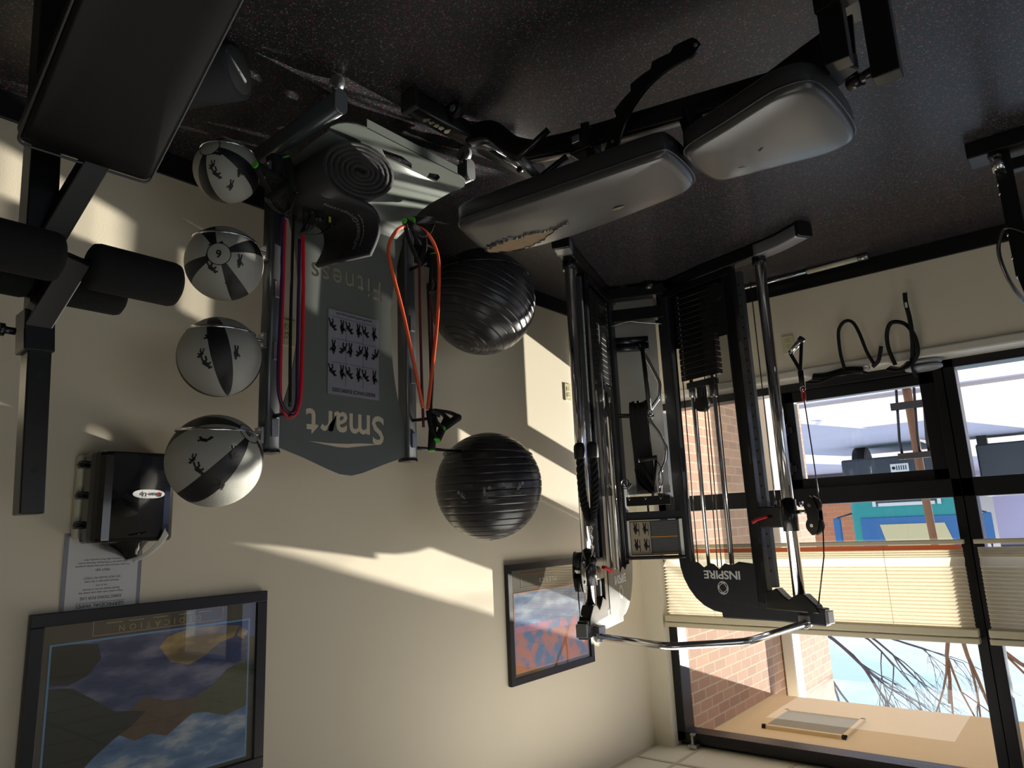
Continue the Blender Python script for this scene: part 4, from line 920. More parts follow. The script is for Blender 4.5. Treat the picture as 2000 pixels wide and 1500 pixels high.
# spine and rear foot
k = MB(); k.rect(smooth([(1.60, 1.79, .055), (1.50, 1.805, .075), (1.42, 1.82, .16), (1.34, 1.835, .205)], 6)+[(1.2, 1.86, .22), (.38, 2.0, .255)], .05, .075, up=(0, 0, 1), rad=.01); k.build('spine', BLACKM, bn)
k = MB(); k.rect([(1.615, 1.50, .045), (1.60, 2.22, .045)], .065, .065, rad=.008); rf = k.build('rear_foot', BLACKM, bn)
for y in (1.50, 2.22): B((1.575, y-.012, .006), (1.648, y+.012, .082)).build('foot_cap', RUBBER, rf, bevel=.006)
k = MB(); lg = random.Random(5)
for cy in (1.68, 1.655, 1.63, 1.605, 1.58):
    dpoly(k, [(1.612+.016*math.cos(a)*lg.uniform(.5, 1.2), cy+.012*math.sin(a)*lg.uniform(.5, 1.2)) for a in [2*PI*q/9 for q in range(9)]], lambda u, v: V((u, v, .0790)))
k.build('worn_logo', mat('worn_gold_print', (84, 80, 64), .6), rf)
for y in (1.66, 1.97):
    k = MB(); k.cyl((1.55, y-.012, .028), (1.55, y+.012, .028), .028, 20); w_ = k.build('transport_wheel', RUBBER, bn)
    k = MB(); k.cyl((1.55, y-.014, .028), (1.55, y+.014, .028), .013, 14); k.build('wheel_hub', SILV, w_)
k = MB(); k.tube([(1.60, 1.86, .06), (1.55, 2.02, .12)], .007, 8); k.cyl((1.55, 2.015, .118), (1.547, 2.03, .124), .013, 12); k.build('locking_pin', BLACKM, bn)
# toothed ladder arc
k = MB(); cx_, czc = .76, .385; outer, inner = [], []
nA = 42
for i in range(nA+1):
    a = math.radians(-102+117*i/nA); R_o = .315
    tooth = 0; r_in = .252+.03*max(0, 1-i/2)**1.5; R_o -= .03*max(0, 1-i/2)**1.5
    ph = (i % 6); 
    if 6 < i < 38: tooth = -.018+.0036*ph
    outer.append((cx_+(R_o+tooth)*math.cos(a), czc+(R_o+tooth)*math.sin(a)))
    inner.append((cx_+(r_in)*math.cos(a), czc+r_in*math.sin(a)))
vs = []; 
for (a, b), (c_, d_) in zip(outer, inner): vs += [(a, 1.83, b), (c_, 1.83, d_), (a, 1.842, b), (c_, 1.842, d_)]
fs = []
for i in range(nA):
    j = 4*i; fs += [(j, j+1, j+5, j+4), (j+2, j+6, j+7, j+3), (j, j+4, j+6, j+2), (j+1, j+3, j+7, j+5)]
fs += [(0, 2, 3, 1), (4*nA, 4*nA+1, 4*nA+3, 4*nA+2)]
k.add(vs, fs, False); lad = k.build('ladder_plate', BLACKM, bn, bevel=.0015)
for q_ in ((outer[1], inner[1]), (outer[30], inner[30])):
    c_ = ((q_[0][0]+q_[1][0])/2, (q_[0][1]+q_[1][1])/2); k = MB(); k.cyl((c_[0], 1.826, c_[1]), (c_[0], 1.829, c_[1]), .006, 12); k.build('rivet', SILV, lad)
# adjuster carriage and handle under the back pad
k = MB(); k.rect([(1.12, 1.83, .20), (1.10, 1.84, .385)], .05, .03); k.build('support_strut', BLACKM, bn, bevel=.003)
k = MB(); k.rect([(.80, 1.93, .24), (.765, 1.90, .39)], .055, .05); k.build('hinge_post', BLACKM, bn, bevel=.004)
k = MB(); k.tube([(1.20, 1.73, .225), (1.30, 1.69, .30), (1.285, 1.78, .345), (1.18, 1.80, .30)], .011, 10); ah = k.build('adjust_handle', BLACKM, bn)
k = MB(); k.cyl((1.30, 1.70, .30), (1.286, 1.775, .343), .014, 16); k.build('handle_grip', SILV, ah)
k = MB(); k.cyl((1.14, 1.79, .26), (1.13, 1.90, .26), .012, 12); k.cyl((1.02, 1.92, .235), (.95, 1.93, .24), .014, 12); k.build('pivot_rod', BLACKM, bn)
B((1.09, 1.80, .22), (1.17, 1.88, .30)).build('pivot_bracket', BLACKM, bn, bevel=.006)
B((1.12, 1.785, .245), (1.15, 1.80, .275)).build('bolt_head', CHROME, bn, bevel=.004)
# front: gusset, seat tube, uprights
k = MB(); k.prism([(.56, .27), (.50, .36), (.40, .385), (.31, .375), (.30, .20), (.34, .20), (.44, .23)], lambda u, v, w: V((u, 1.875+w, v)), .012); k.build('gusset', BLACKM, bn)
k = MB(); k.rect([(.58, 1.955, .36), (.31, 1.81, .365)], .06, .045); st_ = k.build('seat_tube', GREYM, bn, bevel=.004)
k = MB(); k.rect([(.331, 1.78, .03), (.331, 1.78, .39)], .05, .06, up=(1, 0, 0)); k.build('front_post', BLACKM, bn, bevel=.003)
k = MB(); k.rect([(.225, 1.735, .22), (.225, 1.735, .5)], .05, .06, up=(1, 0, 0)); up2 = k.build('leg_post', BLACKM, bn, bevel=.003)
k = MB(); k.rect([(.36, 1.775, .215), (.20, 1.735, .215)], .05, .05); k.build('cross_brace', BLACKM, bn, bevel=.003)
k = MB(); k.tube([(.25, 1.745, .46), (.305, 1.775, .455)], .013, 10); k.cyl((.285, 1.765, .457), (.315, 1.78, .454), .017, 10); k.build('pull_pin', BLACKM, up2)
k = MB(); k.rect([(.331, 1.45, .04), (.331, 2.12, .04)], .06, .06); k.build('front_foot', BLACKM, bn, bevel=.005)

# ================================================================== INCLINE SIT-UP BENCH (near, on the left)
ib = thing('situp_bench', (1.6, .5, 0), 'black incline sit-up bench with foam rollers in the near left', 'exercise bench')
D = V((.8406, .0127, .5414)).normalized(); Wd = V((.0, 1, -.02)); Wd = (Wd-D*Wd.dot(D)).normalized(); Nn = D.cross(Wd)
if Nn.z < 0: Nn = -Nn
c0 = V((1.595, .525, .685)); hw_ = .131
def ip(a, b, c_): return c0+D*a+Wd*b+Nn*c_      # a along (0 = top end, negative down), b across, c normal
L_ = 1.12; Rm = Matrix((D, Wd, Nn)).transposed()
o_ = pad([(x-.0, y) for x, y in rrect(-L_, 0, -hw_, hw_, -hw_, hw_, .018)], -.055, .0, VINYL, 'incline_pad', ib, puff=0, R=Rm, o=c0)
k = MB(); k.tube([ip(x*1.0, y*1.01, -.012) for x, y in rrect(-L_, 0, -hw_, hw_, -hw_, hw_, .018)], .003, 6, closed=True); k.build('piping', VINYLG, o_)
k = MB(); k.rect([ip(-.05, 0, -.085), ip(-L_-.25, 0, -.085)], .05, .05); k.build('pad_rail', BLACKM, ib, bevel=.004)
PT = V((1.73, .475, 0))
k = MB(); k.rect([(1.73, .462, .05), (1.70, .505, 1.43)], .045, .045, up=(1, 0, 0)); k.build('post', BLACKM, ib, bevel=.003)
k = MB(); k.rect([(1.733, .460, .05), (1.719, .478, .86)], .058, .058, up=(1, 0, 0)); k.build('post_sleeve', BLACKM, ib, bevel=.003)
k = MB(); k.rect([(1.712, .487, 1.0), (1.708, .492, 1.09)], .058, .058, up=(1, 0, 0)); slv = k.build('slider_sleeve', BLACKM, ib, bevel=.003)
k = MB(); k.cyl((1.70, .45, 1.05), (1.70, .425, 1.05), .008, 10); k.cyl((1.70, .43, 1.05), (1.70, .42, 1.05), .014, 12); k.build('pull_pin', BLACKM, slv)
for i, z in enumerate((.60, 1.14, 1.24, 1.34)):
    k = MB(); t = (z-.05)/1.38; k.cyl((1.73-.03*t-.0235, .462+.043*t, z), (1.73-.03*t-.0215, .462+.043*t, z), .006, 12); k.build('pin_hole', INK, ib)
k = MB(); k.rect([ip(-.06, .04, -.07), (1.705, .49, .845)], .045, .05, up=(0, 1, 0)); k.build('pad_brace', BLACKM, ib, bevel=.003)
k = MB(); k.rect([(1.60, .52, .895), (1.705, .485, 1.03)], .045, .05, up=(0, 1, 0)); k.build('roller_arm', BLACKM, ib, bevel=.003)
k = MB(); k.cyl((1.60, .24, .905), (1.60, .733, .905), .012, 12); k.build('roller_axle', BLACKM, ib)
k = MB(); k.cyl((1.70, .24, .93), (1.70, .655, .93), .012, 12); k.build('roller_axle', BLACKM, ib)
def roller(x, ya, yb, z, r=.05):
    k = MB(); n_ = yb-ya; k.lathe([(.013, 0), (r-.012, 0), (r-.003, .005), (r, .015), (r, n_-.015), (r-.003, n_-.005), (r-.012, n_), (.013, n_)], (x, ya, z), (0, 1, 0), 32); k.build('foam_roller_pad', FOAMB, ib)
roller(1.60, .26, .49, .905, .052); roller(1.60, .545, .735, .905, .052); roller(1.71, .26, .47, .925, .045); roller(1.71, .53, .66, .925, .045)
k = MB(); k.rect([(1.73, .16, .035), (1.73, .78, .035)], .06, .06); k.build('base_foot', BLACKM, ib, bevel=.005)
k = MB(); k.rect([(1.73, .46, .035), (.4, .44, .035)], .06, .06); k.build('base_rail', BLACKM, ib, bevel=.005)
k = MB(); k.rect([ip(-L_-.2, 0, -.1), (.44, .44, .05)], .05, .05, up=(0, 1, 0)); k.build('rear_post', BLACKM, ib, bevel=.005)

# ================================================================== MACHINE AT THE RIGHT EDGE
gm = thing('exercise_machine', (.05, 3.35, 0), 'partly visible black exercise machine with a cable at the right edge under the window', 'exercise machine')
k = MB(); k.rect([(.20, 3.40, .035), (-.35, 3.40, .035)], .13, .07); k.build('base_foot', BLACKM, gm, bevel=.006)
k = MB(); k.rect([(.085, 3.40, .07), (.085, 3.40, .60)], .05, .06, up=(1, 0, 0)); k.rect([(.085, 3.40, .60), (.02, 3.36, 1.0), (-.35, 3.2, 1.35)], .05, .06, up=(0, 1, 0)); k.build('upright', BLACKM, gm, bevel=.003)
k = MB(); k.cyl((.105, 3.345, .10), (.10, 3.345, .155), .022, 20); k.build('lock_collar', CHROME, gm); k = MB(); k.cyl((.107, 3.345, .075), (.105, 3.345, .10), .024, 20); k.build('lock_knob', BLACKM, gm)
k = MB(); k.rect([(.085, 3.42, .12), (-.4, 3.45, .12)], .05, .05); k.build('cross_rail', BLACKM, gm, bevel=.004)
for z in (.2, .24, .42, .52):
    k = MB(); k.cyl((.112, 3.38, z), (.118, 3.38, z), .007, 10); k.build('bolt', CHROME, gm)
cb = MB(); cb.tube(smooth([(-.10, 3.36, .55), (-.02, 3.33, .52), (.055, 3.33, .44), (.12, 3.36, .395), (.155, 3.40, .47), (.145, 3.5, .57), (.115, 3.7, .63), (.09, 4.0, .66), (.05, 4.3, .70), (-.02, 4.46, .69), (-.08, 4.49, .672)], 8), .008, 8)
cb.build('power_cord', BLACKM, label='black power cord arching from the machine to the window sill at the right edge', cat='cord')

# steel bar lying along the window wall baseboard
br_ = thing('steel_bar', (1.35, 4.6, 0), 'pale steel bar lying on the floor along the window wall', 'bar')
def onfl(x0, y0, x1, y1, t): return V((x0+(x1-x0)*t, y0+(y1-y0)*t, 0.018))
A_, E_ = (.83, 4.40), (1.78, 4.43)
k = MB(); k.cyl(onfl(*A_, *E_, .0), onfl(*A_, *E_, .36), .016, 18); k.build('sleeve', CREAMP, br_)
k = MB(); k.cyl(onfl(*A_, *E_, .34), onfl(*A_, *E_, 1.0), .011, 16); k.build('shaft', CHROME, br_)
k = MB(); k.cyl(onfl(*A_, *E_, -.01), onfl(*A_, *E_, .05), .0185, 18); k.tube([onfl(*A_, *E_, .03), onfl(*A_, *E_, .03)+V((0, -.03, .012))], .004, 8); k.build('collar', STEEL, br_)
# door wedge on the floor
dw = thing('rubber_wedge', (2.14, 4.0, 0), 'small black ribbed rubber foot lying on the floor behind the cable machine', 'rubber foot')
k = MB(); k.prism([(0, 0), (.12, 0), (.12, .05), (.09, .065), (.03, .065), (0, .03)], lambda u, v, w: V((2.06+u*.8, 3.93+w-u*.3, v)), .07); k.build('wedge_body', RUBBER, dw, bevel=.006)
k = MB()
for i in range(4): k.bx((2.075+.018*i, 3.90, .012), (2.082+.018*i, 3.93, .045))
k.build('rib', INK, dw)

# ================================================================== ON THE SILL: straps and pads
zs = .655
def ribbon(root, pts, wd, m, nm, up, n=8, th=.0018): k = MB(); k.sweep(smooth(pts, n), [(wd/2, th/2), (-wd/2, th/2), (-wd/2, -th/2), (wd/2, -th/2)], up=up, mitre=False); return k.build(nm, m, root)
ss = thing('ankle_strap', (1.1, 4.5, zs), 'flat black cuff with a hanging webbing loop on the left of the sill', 'strap', 'straps on the window sill')
ribbon(ss, [(1.27, 4.50, zs+.03), (1.20, 4.475, zs+.045), (1.10, 4.48, zs+.02), (1.0, 4.50, zs+.02), (.94, 4.52, zs+.03)], .07, VINYL, 'cuff', (0, .4, 1), th=.012)
ribbon(ss, [(1.24, 4.475, zs+.01), (1.16, 4.465, zs+.02), (1.04, 4.47, zs+.005), (.95, 4.47, zs+.02)], .04, VINYL, 'cuff_pad', (0, 1, .4), th=.010)
ribbon(ss, [(1.05, 4.47, zs+.01), (1.06, 4.46, zs-.10), (1.055, 4.455, zs-.22), (1.035, 4.455, zs-.27), (1.0, 4.46, zs-.292), (.965, 4.455, zs-.27), (.94, 4.455, zs-.20), (.915, 4.46, zs-.08), (.885, 4.47, zs+.005)], .020, WEB, 'webbing_loop', (.7, 1, 0))
ribbon(ss, [(.90, 4.47, zs+.01), (.86, 4.455, zs-.02), (.835, 4.455, zs-.10)], .022, WEB, 'strap_tail', (.5, 1, 0))
k = MB(); k.tube(circ((.93, 4.46, zs+.012), (0, 1, .3), .018, 20), .003, 6, closed=True); k.build('d_ring', CHROME, ss)
s2 = thing('ankle_strap', (.75, 4.5, zs), 'black cuff whose crossed webbing hangs down beside the grey pads', 'strap', 'straps on the window sill')
ribbon(s2, [(.78, 4.47, zs+.02), (.80, 4.46, zs-.08), (.795, 4.455, zs-.17), (.765, 4.455, zs-.225), (.71, 4.46, zs-.215), (.675, 4.455, zs-.17), (.655, 4.455, zs-.10), (.66, 4.46, zs-.02), (.70, 4.47, zs+.03)], .024, WEB, 'webbing_loop', (.7, 1, 0))
ribbon(s2, [(.69, 4.465, zs+.02), (.672, 4.452, zs-.10), (.668, 4.45, zs-.22), (.675, 4.452, zs-.32), (.672, 4.452, zs-.385)], .024, WEB, 'strap_tail', (.2, 1, 0))
k = MB(); k.bx((.668, 4.444, zs-.325), (.680, 4.448, zs-.295)); k.build('tail_label', WHITEI, s2)
ribbon(s2, [(.82, 4.475, zs+.03), (.76, 4.46, zs+.05), (.70, 4.465, zs+.02)], .05, VINYL, 'cuff', (0, .6, 1), th=.010)
for i, (dz, lab) in enumerate(((0, 'lower grey padded grip under the black band on the sill'), (.030, 'upper grey padded grip under the black band on the sill'))):
    k = MB(); k.lathe([(.001, 0), (.06, 0), (.075, .006), (.078, .014), (.075, .022), (.06, .028), (.001, .028)], (.65, 4.545, zs+dz), (0, 0, 1), 36)
    for v_ in range(len(k.v)): x, y, z = k.v[v_]; k.v[v_] = (.655+(x-.65)*1.25, 4.565+(y-4.545)*1.0, z)
    k.build('padded_grip', PADG, label=lab, cat='pad', group=None)
k = MB(); k.sweep(smooth([(.70, 4.474, zs+.002), (.70, 4.474, zs+.055), (.70, 4.50, zs+.066), (.70, 4.60, zs+.066)], 4), [(.025, .0015), (-.025, .0015), (-.025, -.0015), (.025, -.0015)], up=(1, 0, 0))
k.build('retaining_band', WEB, label='short black band wrapped over the grey padded grips', cat='strap')
# ================================================================== CABLE MACHINE IN THE CORNER
ct = thing('cable_machine', (1.9, 3.6, 0), 'black and chrome corner cable machine with two weight stack towers and pull-up bar', 'cable machine')
def tower(rear, rod, nrm, carr, first):
    rear = V((*rear, 0)); rod = V((*rod, 0)); u = (rod-rear); LN = u.length; u.normalize(); n = V((*nrm, 0)).normalized(); k_ = LN/.70
    def P(s, nn, z): return rear+u*(s*k_)+n*nn+V((0, 0, z))
    R = Matrix((u, n, V((0, 0, 1)))).transposed()
    def bar(name, m, a, b, w_, h_, par=ct, up=None, bev=.003, rad=0):
        q = MB(); q.rect([P(*a), P(*b)], w_, h_, up=up or u, rad=rad); return q.build(name, m, par, bevel=0 if rad else bev)
    # frame loop: rear upright curving into the top arm
    pts = [P(0, 0, .05), P(0, 0, 1.70)]+[P(.24-.24*math.cos(a), 0, 1.70+.265*math.sin(a)) for a in [math.radians(q) for q in range(12, 91, 13)]]+[P(.24, 0, 1.966), P(.60, 0, 1.985), P(.84, 0, 1.99)]
    q = MB(); q.rect(pts, .052, .085, up=n.cross(V((0, 0, 1))) if 0 else n, rad=.012) if 0 else q.sweep(pts, [(.042, .026), (-.042, .026), (-.042, -.026), (.042, -.026)], up=n, smooth=False); fr = q.build('tower_frame', GREYM, ct, bevel=.006)
    q = MB(); q.box(P(.85, 0, 1.99), (.016, .056, .062), R); q.build('end_cap', SILV, fr, bevel=.004)
    bar('front_upright', BLACKM, (.49, 0, .08), (.50, 0, 1.97), .05, .07)
    # hole-punched adjustment tube
    a = bar('adjustment_tube', GUNM, (.565, 0, .12), (.57, 0, 1.86), .032, .032)
    for i in range(26):
        z = .20+i*.063; q = MB(); q.cyl(P(.565, .0162, z), P(.565, .0168, z), .0065, 10); q.build('pin_hole', INK, a)
    # chrome guide column
    q = MB(); q.cyl(P(.70, 0, .10), P(.70, 0, 1.90), .030, 28); q.build('guide_column', CHROME, ct)
    q = MB(); q.cyl(P(.70, 0, .075), P(.70, 0, .13), .038, 28); q.build('column_collar', BLACKM, ct)
    q = MB(); q.prism([(.52, 1.97), (.52, 1.885), (.56, 1.875), (.59, 1.86), (.63, 1.90), (.655, 1.915), (.70, 1.885), (.745, 1.885), (.80, 1.935), (.82, 1.975)], lambda a_, b_, w_: P(a_, -.03+w_, b_), .06); q.build('top_gusset', BLACKM, ct, bevel=.006)
    # shroud: perforated screen, top plate with name
    q = MB(); q.add([P(.29, .028, .16), P(.475, .028, .16), P(.475, .028, 1.74), (P(.29, .028, 1.74))], [(0, 1, 2, 3)]); q.build('screen_panel', SCREEN, ct)
    q = MB(); q.add([P(.03, -.03, .10), P(.475, -.03, .10), P(.475, -.03, .45), (P(.03, -.03, .45))], [(0, 1, 2, 3)]); q.build('rear_shroud', BLACKM, ct)
    pl = [(.03, 1.735), (.10, 1.735), (.14, 1.765), (.185, 1.74), (.21, 1.745), (.245, 1.772), (.285, 1.74), (.33, 1.75), (.38, 1.73), (.475, 1.74), (.475, 1.965), (.24, 1.945), (.14, 1.915), (.07, 1.85), (.03, 1.76)]
    q = MB(); q.prism(pl, lambda a_, b_, w_: P(a_, .022+w_, b_), .006); pp = q.build('name_plate', GREYM, ct, bevel=.001)
    fn = lambda a_, b_: P(.26-a_, .0295, b_)
    d = MB(); dtext(d, 'INSPIRE', .062, (0, 1.80), fn, sx=1.25/k_, off=.02, space=.95); d.build('brand_lettering', WHITEI, pp)
    d = MB(); ddisc(d, (0, 1.872), .036, fn, 32, inner=.031)
    for ang in (.6, 2.3):
        pts_ = [(.034*math.cos(t)*math.cos(ang)-.022*math.sin(t)*math.sin(ang), 1.872+.034*math.cos(t)*math.sin(ang)+.022*math.sin(t)*math.cos(ang)) for t in [2*PI*i/28 for i in range(29)]]
        dstroke(d, pts_, .0035, fn)
    d.build('brand_emblem', WHITEI, pp)
    # guide rods, cables, weight stack
    for s_, m_, r_ in ((.155, CHROME, .011), (.31, CHROME, .011)):
        q = MB(); q.cyl(P(s_, 0, .12), P(s_, 0, 1.78), r_, 14); q.build('guide_rod', m_, ct)
    for s_, nn, z0_, z1_ in ((.06, .0, .2, 1.76), (.075, .012, .2, 1.76), (.09, -.01, .2, 1.76), (.185, .01, .78, 1.78), (.235, 0, .75, 1.76), (.27, .01, .12, 1.76), (.345, 0, .12, 1.76)):
        q = MB(); q.tube([P(s_, nn, z0_), P(s_-.02, nn, z1_)], .0035, 6); q.build('cable', BLACKM, ct)
    for i in range(16):
        q = MB(); q.box(P(.235, 0, .15+.034*i), (.27, .046, .031), R); q.build('weight_plate', BLACKM, ct, bevel=.002, seg=1)
    d = MB()
    for i in range(16): d.box(P(.13, .0238, .15+.034*i), (.007, .001, .012), R)
    d.build('weight_markings', INKG, ct)
    q = MB(); q.box(P(.235, 0, .71), (.20, .05, .04), R); q.build('stack_head', GREYM, ct, bevel=.004)
    q = MB(); q.cyl(P(.155, 0, .72), P(.155, 0, .78), .02, 16); q.cyl(P(.31, 0, .72), P(.31, 0, .80), .024, 16); q.build('shock_bushing', STEEL, ct)
    q = MB(); q.cyl(P(.22, -.018, .83), P(.22, .018, .83), .045, 24); q.box(P(.22, 0, .77), (.03, .044, .10), R); q.build('stack_pulley', RUBBER, ct)
    q = MB(); q.cyl(P(.40, -.02, .19), P(.40, .02, .19), .055, 28); q.build('lower_pulley', RUBBER, ct)
    q = MB(); q.box(P(.26, 0, .10), (.50, .06, .04), R); q.build('stack_base', BLACKM, ct, bevel=.003)
    # carriage
    z = carr
    q = MB(); q.cyl(P(.70, 0, z-.085), P(.70, 0, z+.075), .040, 28); cg = q.build('carriage_sleeve', BLACKM, ct)
    q = MB(); q.box(P(.61, 0, z), (.16, .055, .11), R); q.build('carriage_block', BLACKM, cg, bevel=.006)
    q = MB(); q.sweep([P(.60, .045, z-.005), P(.54, .055, z+.01), P(.515, .06, z+.025)], [(.011, .008), (-.011, .008), (-.011, -.008), (.011, -.008)], up=(0, 0, 1)); q.build('release_lever', REDP, cg, bevel=.003)
    q = MB(); q.cyl(P(.745, 0, z-.02), P(.80, 0, z-.02), .010, 10); q.cyl(P(.76, 0, z-.055), P(.785, 0, z-.06), .013, 12); q.build('pivot', CHROME, cg)
    kid = []
    for i in range(30):
        a = 2*PI*i/30; r_ = .048 if math.cos(a) > -.2 else .040; kid.append((.83+r_*math.cos(a)*.85-(.012 if abs(math.sin(a)) < .4 and math.cos(a) < 0 else 0)*-1, z-.0+.098*math.sin(a)))
    for w0 in (-.022, .016):
        q = MB(); q.prism(kid, lambda a_, b_, w_: P(a_, w0+w_, b_), .006); q.build('pulley_plate', BLACKM, cg, bevel=.001)
    for dz in (-.05, .05): q = MB(); q.cyl(P(.835, -.014, z+dz), P(.835, .014, z+dz), .043, 26); pw_ = q.build('pulley_wheel', RUBBER, cg); q = MB(); q.cyl(P(.83, .0225, z+dz), P(.83, .0265, z+dz), .009, 10); q.build('axle_bolt', CHROME, pw_)
    q = MB(); q.tube([P(.875, 0, z+.06), P(.86, 0, z+.2), P(.80, 0, 1.93)], .0035, 6); q.build('cable', BLACKM, ct)
    q = MB(); q.tube([P(.63, .0, .2), P(.625, 0, z-.05)], .0032, 6); q.build('cable', BLACKM, ct)
    q = MB(); q.cyl(P(.625, 0, z-.085), P(.625, 0, z-.055), .007, 10); q.build('cable_end', STEEL, ct)
    return P, R
PR, RR = tower((1.93, 3.95), (1.25, 3.78), (.25, -.97), 1.50, True)
PL_, RL = tower((2.25, 3.80), (2.035, 3.06), (-.96, .285), 1.72, False)
# base feet
for pts, pc in (([(2.02, 4.02, .042), (1.62, 3.875, .042), (1.25, 3.78, .042), (1.12, 3.74, .042), (.965, 3.655, .042)], 0), ([(2.31, 3.92, .042), (2.035, 3.06, .042), (2.00, 2.97, .042), (1.955, 2.87, .042)], 1)):
    k = MB(); k.rect([pts[0]]+[tuple(q) for q in smooth(pts[1:], 4)], .085, .072, rad=.01); ft = k.build('base_foot', BLACKM, ct); k = MB(); k.rect([tuple(q) for q in smooth([V(q_)+V((0, 0, .0025)) for q_ in pts[-3 if pc == 0 else -2:]], 4)], .089, .072, rad=.01); k.build('foot_cover', SILV, ft)
    e_ = V(pts[-1]); d_ = (e_-V(pts[-2])).normalized(); k = MB(); k.rect([e_-d_*.01, e_+d_*.014], .092, .078, rad=.01); k.build('foot_cap', BLACKM, ft)
    m_ = V(pts[-1])*.55+V(pts[-2])*.45; k = MB(); k.lathe([(.001, .0005), (.016, .0005), (.016, 0)], (m_.x, m_.y, .0785), (0, 0, 1), 20); k.build('white_dot', WHITEI, ft)
for x, y in ((2.0, 3.90), (2.27, 3.9)): k = MB(); k.lathe([(.001, .05), (.04, .05), (.048, .03), (.05, 0), (.001, 0)], (x, y, 0), (0, 0, 1), 24); k.build('levelling_pad', BLACKM, ct)
# pull-up bar
bp = [V((2.02, 3.10, 2.02)), V((1.80, 3.14, 2.045)), V((1.635, 3.155, 2.05)), V((1.42, 3.25, 2.05)), V((1.32, 3.32, 2.05)), V((1.20, 3.55, 2.03)), V((1.155, 3.745, 2.022))]
def fillet(pts, r=.05, n=5):
    out = [pts[0]]
    for i in range(1, len(pts)-1):
        p = pts[i]; a = (pts[i-1]-p).normalized(); b = (pts[i+1]-p).normalized()
        for j in range(n+1): t = j/n; out.append((p+a*r)*(1-t)**2+2*p*t*(1-t)+(p+b*r)*t*t)
    return out+[pts[-1]]
PBAR = True
bp = [V((2.00, 3.05, 2.035)), V((1.575, 2.97, 2.042)), V((1.31, 3.20, 2.038)), V((1.225, 3.77, 2.025))]
k = MB(); k.tube(fillet(bp, .06), .0165, 16); pb = k.build('pull_up_bar', CHROME, ct)
for e_, d_ in ((bp[0], bp[1]-bp[0]), (bp[-1], bp[-2]-bp[-1])): d_.normalize(); k = MB(); k.cyl(e_-d_*.004, e_+d_*.02, .028, 20); k.bx((e_.x-.03, e_.y-.03, 1.985), (e_.x+.03, e_.y+.03, 2.022)); k.build('bar_flange', STEEL, pb, bevel=.003)
LR = V((2.25, 3.80, 0)); e_x = V((-.906, .425, 0)).normalized(); nf = V((-.425, -.906, 0)).normalized(); RB = Matrix((e_x, nf, V((0, 0, 1)))).transposed()
def Q(t, n, z): return LR+e_x*t+nf*n+V((0, 0, z))
def qbox(name, m, t0, t1, n, th, z0, z1, root, bev=.002):
    k = MB(); k.box(Q((t0+t1)/2, n, (z0+z1)/2), (abs(t1-t0), th, z1-z0), RB); return k.build(name, m, root, bevel=bev)
qbox('upper_cross_beam', GREYM, .02, .345, .0, .05, 1.435, 1.485, ct); qbox('lower_cross_beam', BLACKM, .02, .345, .0, .06, .16, .24, ct); 
qbox('base_cross_beam', BLACKM, .0, .36, .0, .08, .02, .09, ct)
k = MB(); k.cyl(Q(.0, .03, .842), Q(.235, .03, .86), .013, 16); pgx = k.build('storage_peg', BLACKM, ct)
k = MB(); k.tube(smooth([Q(.01, .04, .27), Q(.12, .06, .255), Q(.20, .05, .265), Q(.33, .03, .285)], 6), .004, 6); k.build('cable', STEEL, ct)
# accessory strip with hooks
st_ = qbox('hook_strip', BLACKM, .03, .29, .05, .02, 1.345, 1.40, ct, .002)
qbox('strip_stay', BLACKM, .148, .160, .03, .02, 1.40, 1.44, ct)
for t in (.05, .145, .235):
    k = MB(); k.tube([Q(t-.012, .062, 1.345), Q(t, .075, 1.365), Q(t+.012, .062, 1.345)], .002, 6); k.build('wire_hook', CHROME, st_)
# big brushed steel back sheet
sh = thing('steel_sheet', tuple(Q(.14, -.12, .33)), 'brushed steel sheet standing behind the cable machine in the corner', 'sheet')
k = MB(); k.box(Q(.065, -.14, .66), (.44, .004, 1.32), RB); k.build('sheet_panel', mat('galvanised_sheet', (196, 196, 192), .42, metal=.35, noise=(9, .08)), sh)
k = MB(); k.box(Q(.065, -.13, 1.30), (.45, .012, .05), RB); k.build('sheet_edge', STEEL, sh)
cyl_ = thing('steel_roller', tuple(Q(.08, -.02, .33)), 'dark polished roller lying across the lower rear of the cable machine', 'roller')
for z in (.345, .39): k = MB(); k.cyl(Q(-.07, -.05, z), Q(.235, -.05, z+.012), .026, 24); k.build('roller_tube', mat('polished_dark_tube', (58, 60, 64), .18, metal=.8), cyl_)
# placard
pl_ = thing('exercise_placard', tuple(Q(.17, .03, 1.5)), 'exercise instruction placard with four figures and yellow lines held between the towers', 'sign')
qbox('placard_board', mat('placard_charcoal', (66, 66, 66), .45), .035, .325, .035, .004, 1.488, 1.69, pl_)
qbox('figure_panel', mat('placard_tan', (150, 138, 118), .5), .04, .155, .0385, .001, 1.495, 1.685, pl_, 0)
for a, b in ((.0, .034), (.326, .345)): qbox('edge_strip', TWHITE, a, b, .03, .01, 1.485, 1.70, pl_)
fq = lambda u, v: Q(u, .0395, v)
for t in (.07, .125):
    for z in (1.505, 1.60): d = MB(); man(d, (t, z), .075, fq, 0); dstroke(d, [(t+.02, z), (t+.02, z+.07)], .004, fq); d.build('exercise_figure', INK, pl_)
d = MB()
for i in range(22): z = 1.50+.0085*i; dstroke(d, [(.165, z), (.31, z)], .0018, fq)
d.build('text_lines', INKG, pl_)
for z in (1.585, 1.682): d = MB(); dstroke(d, [(.16, z), (.312, z)], .004, lambda u, v: Q(u, .0399, v)); d.build('yellow_line', ORANGEB, pl_)
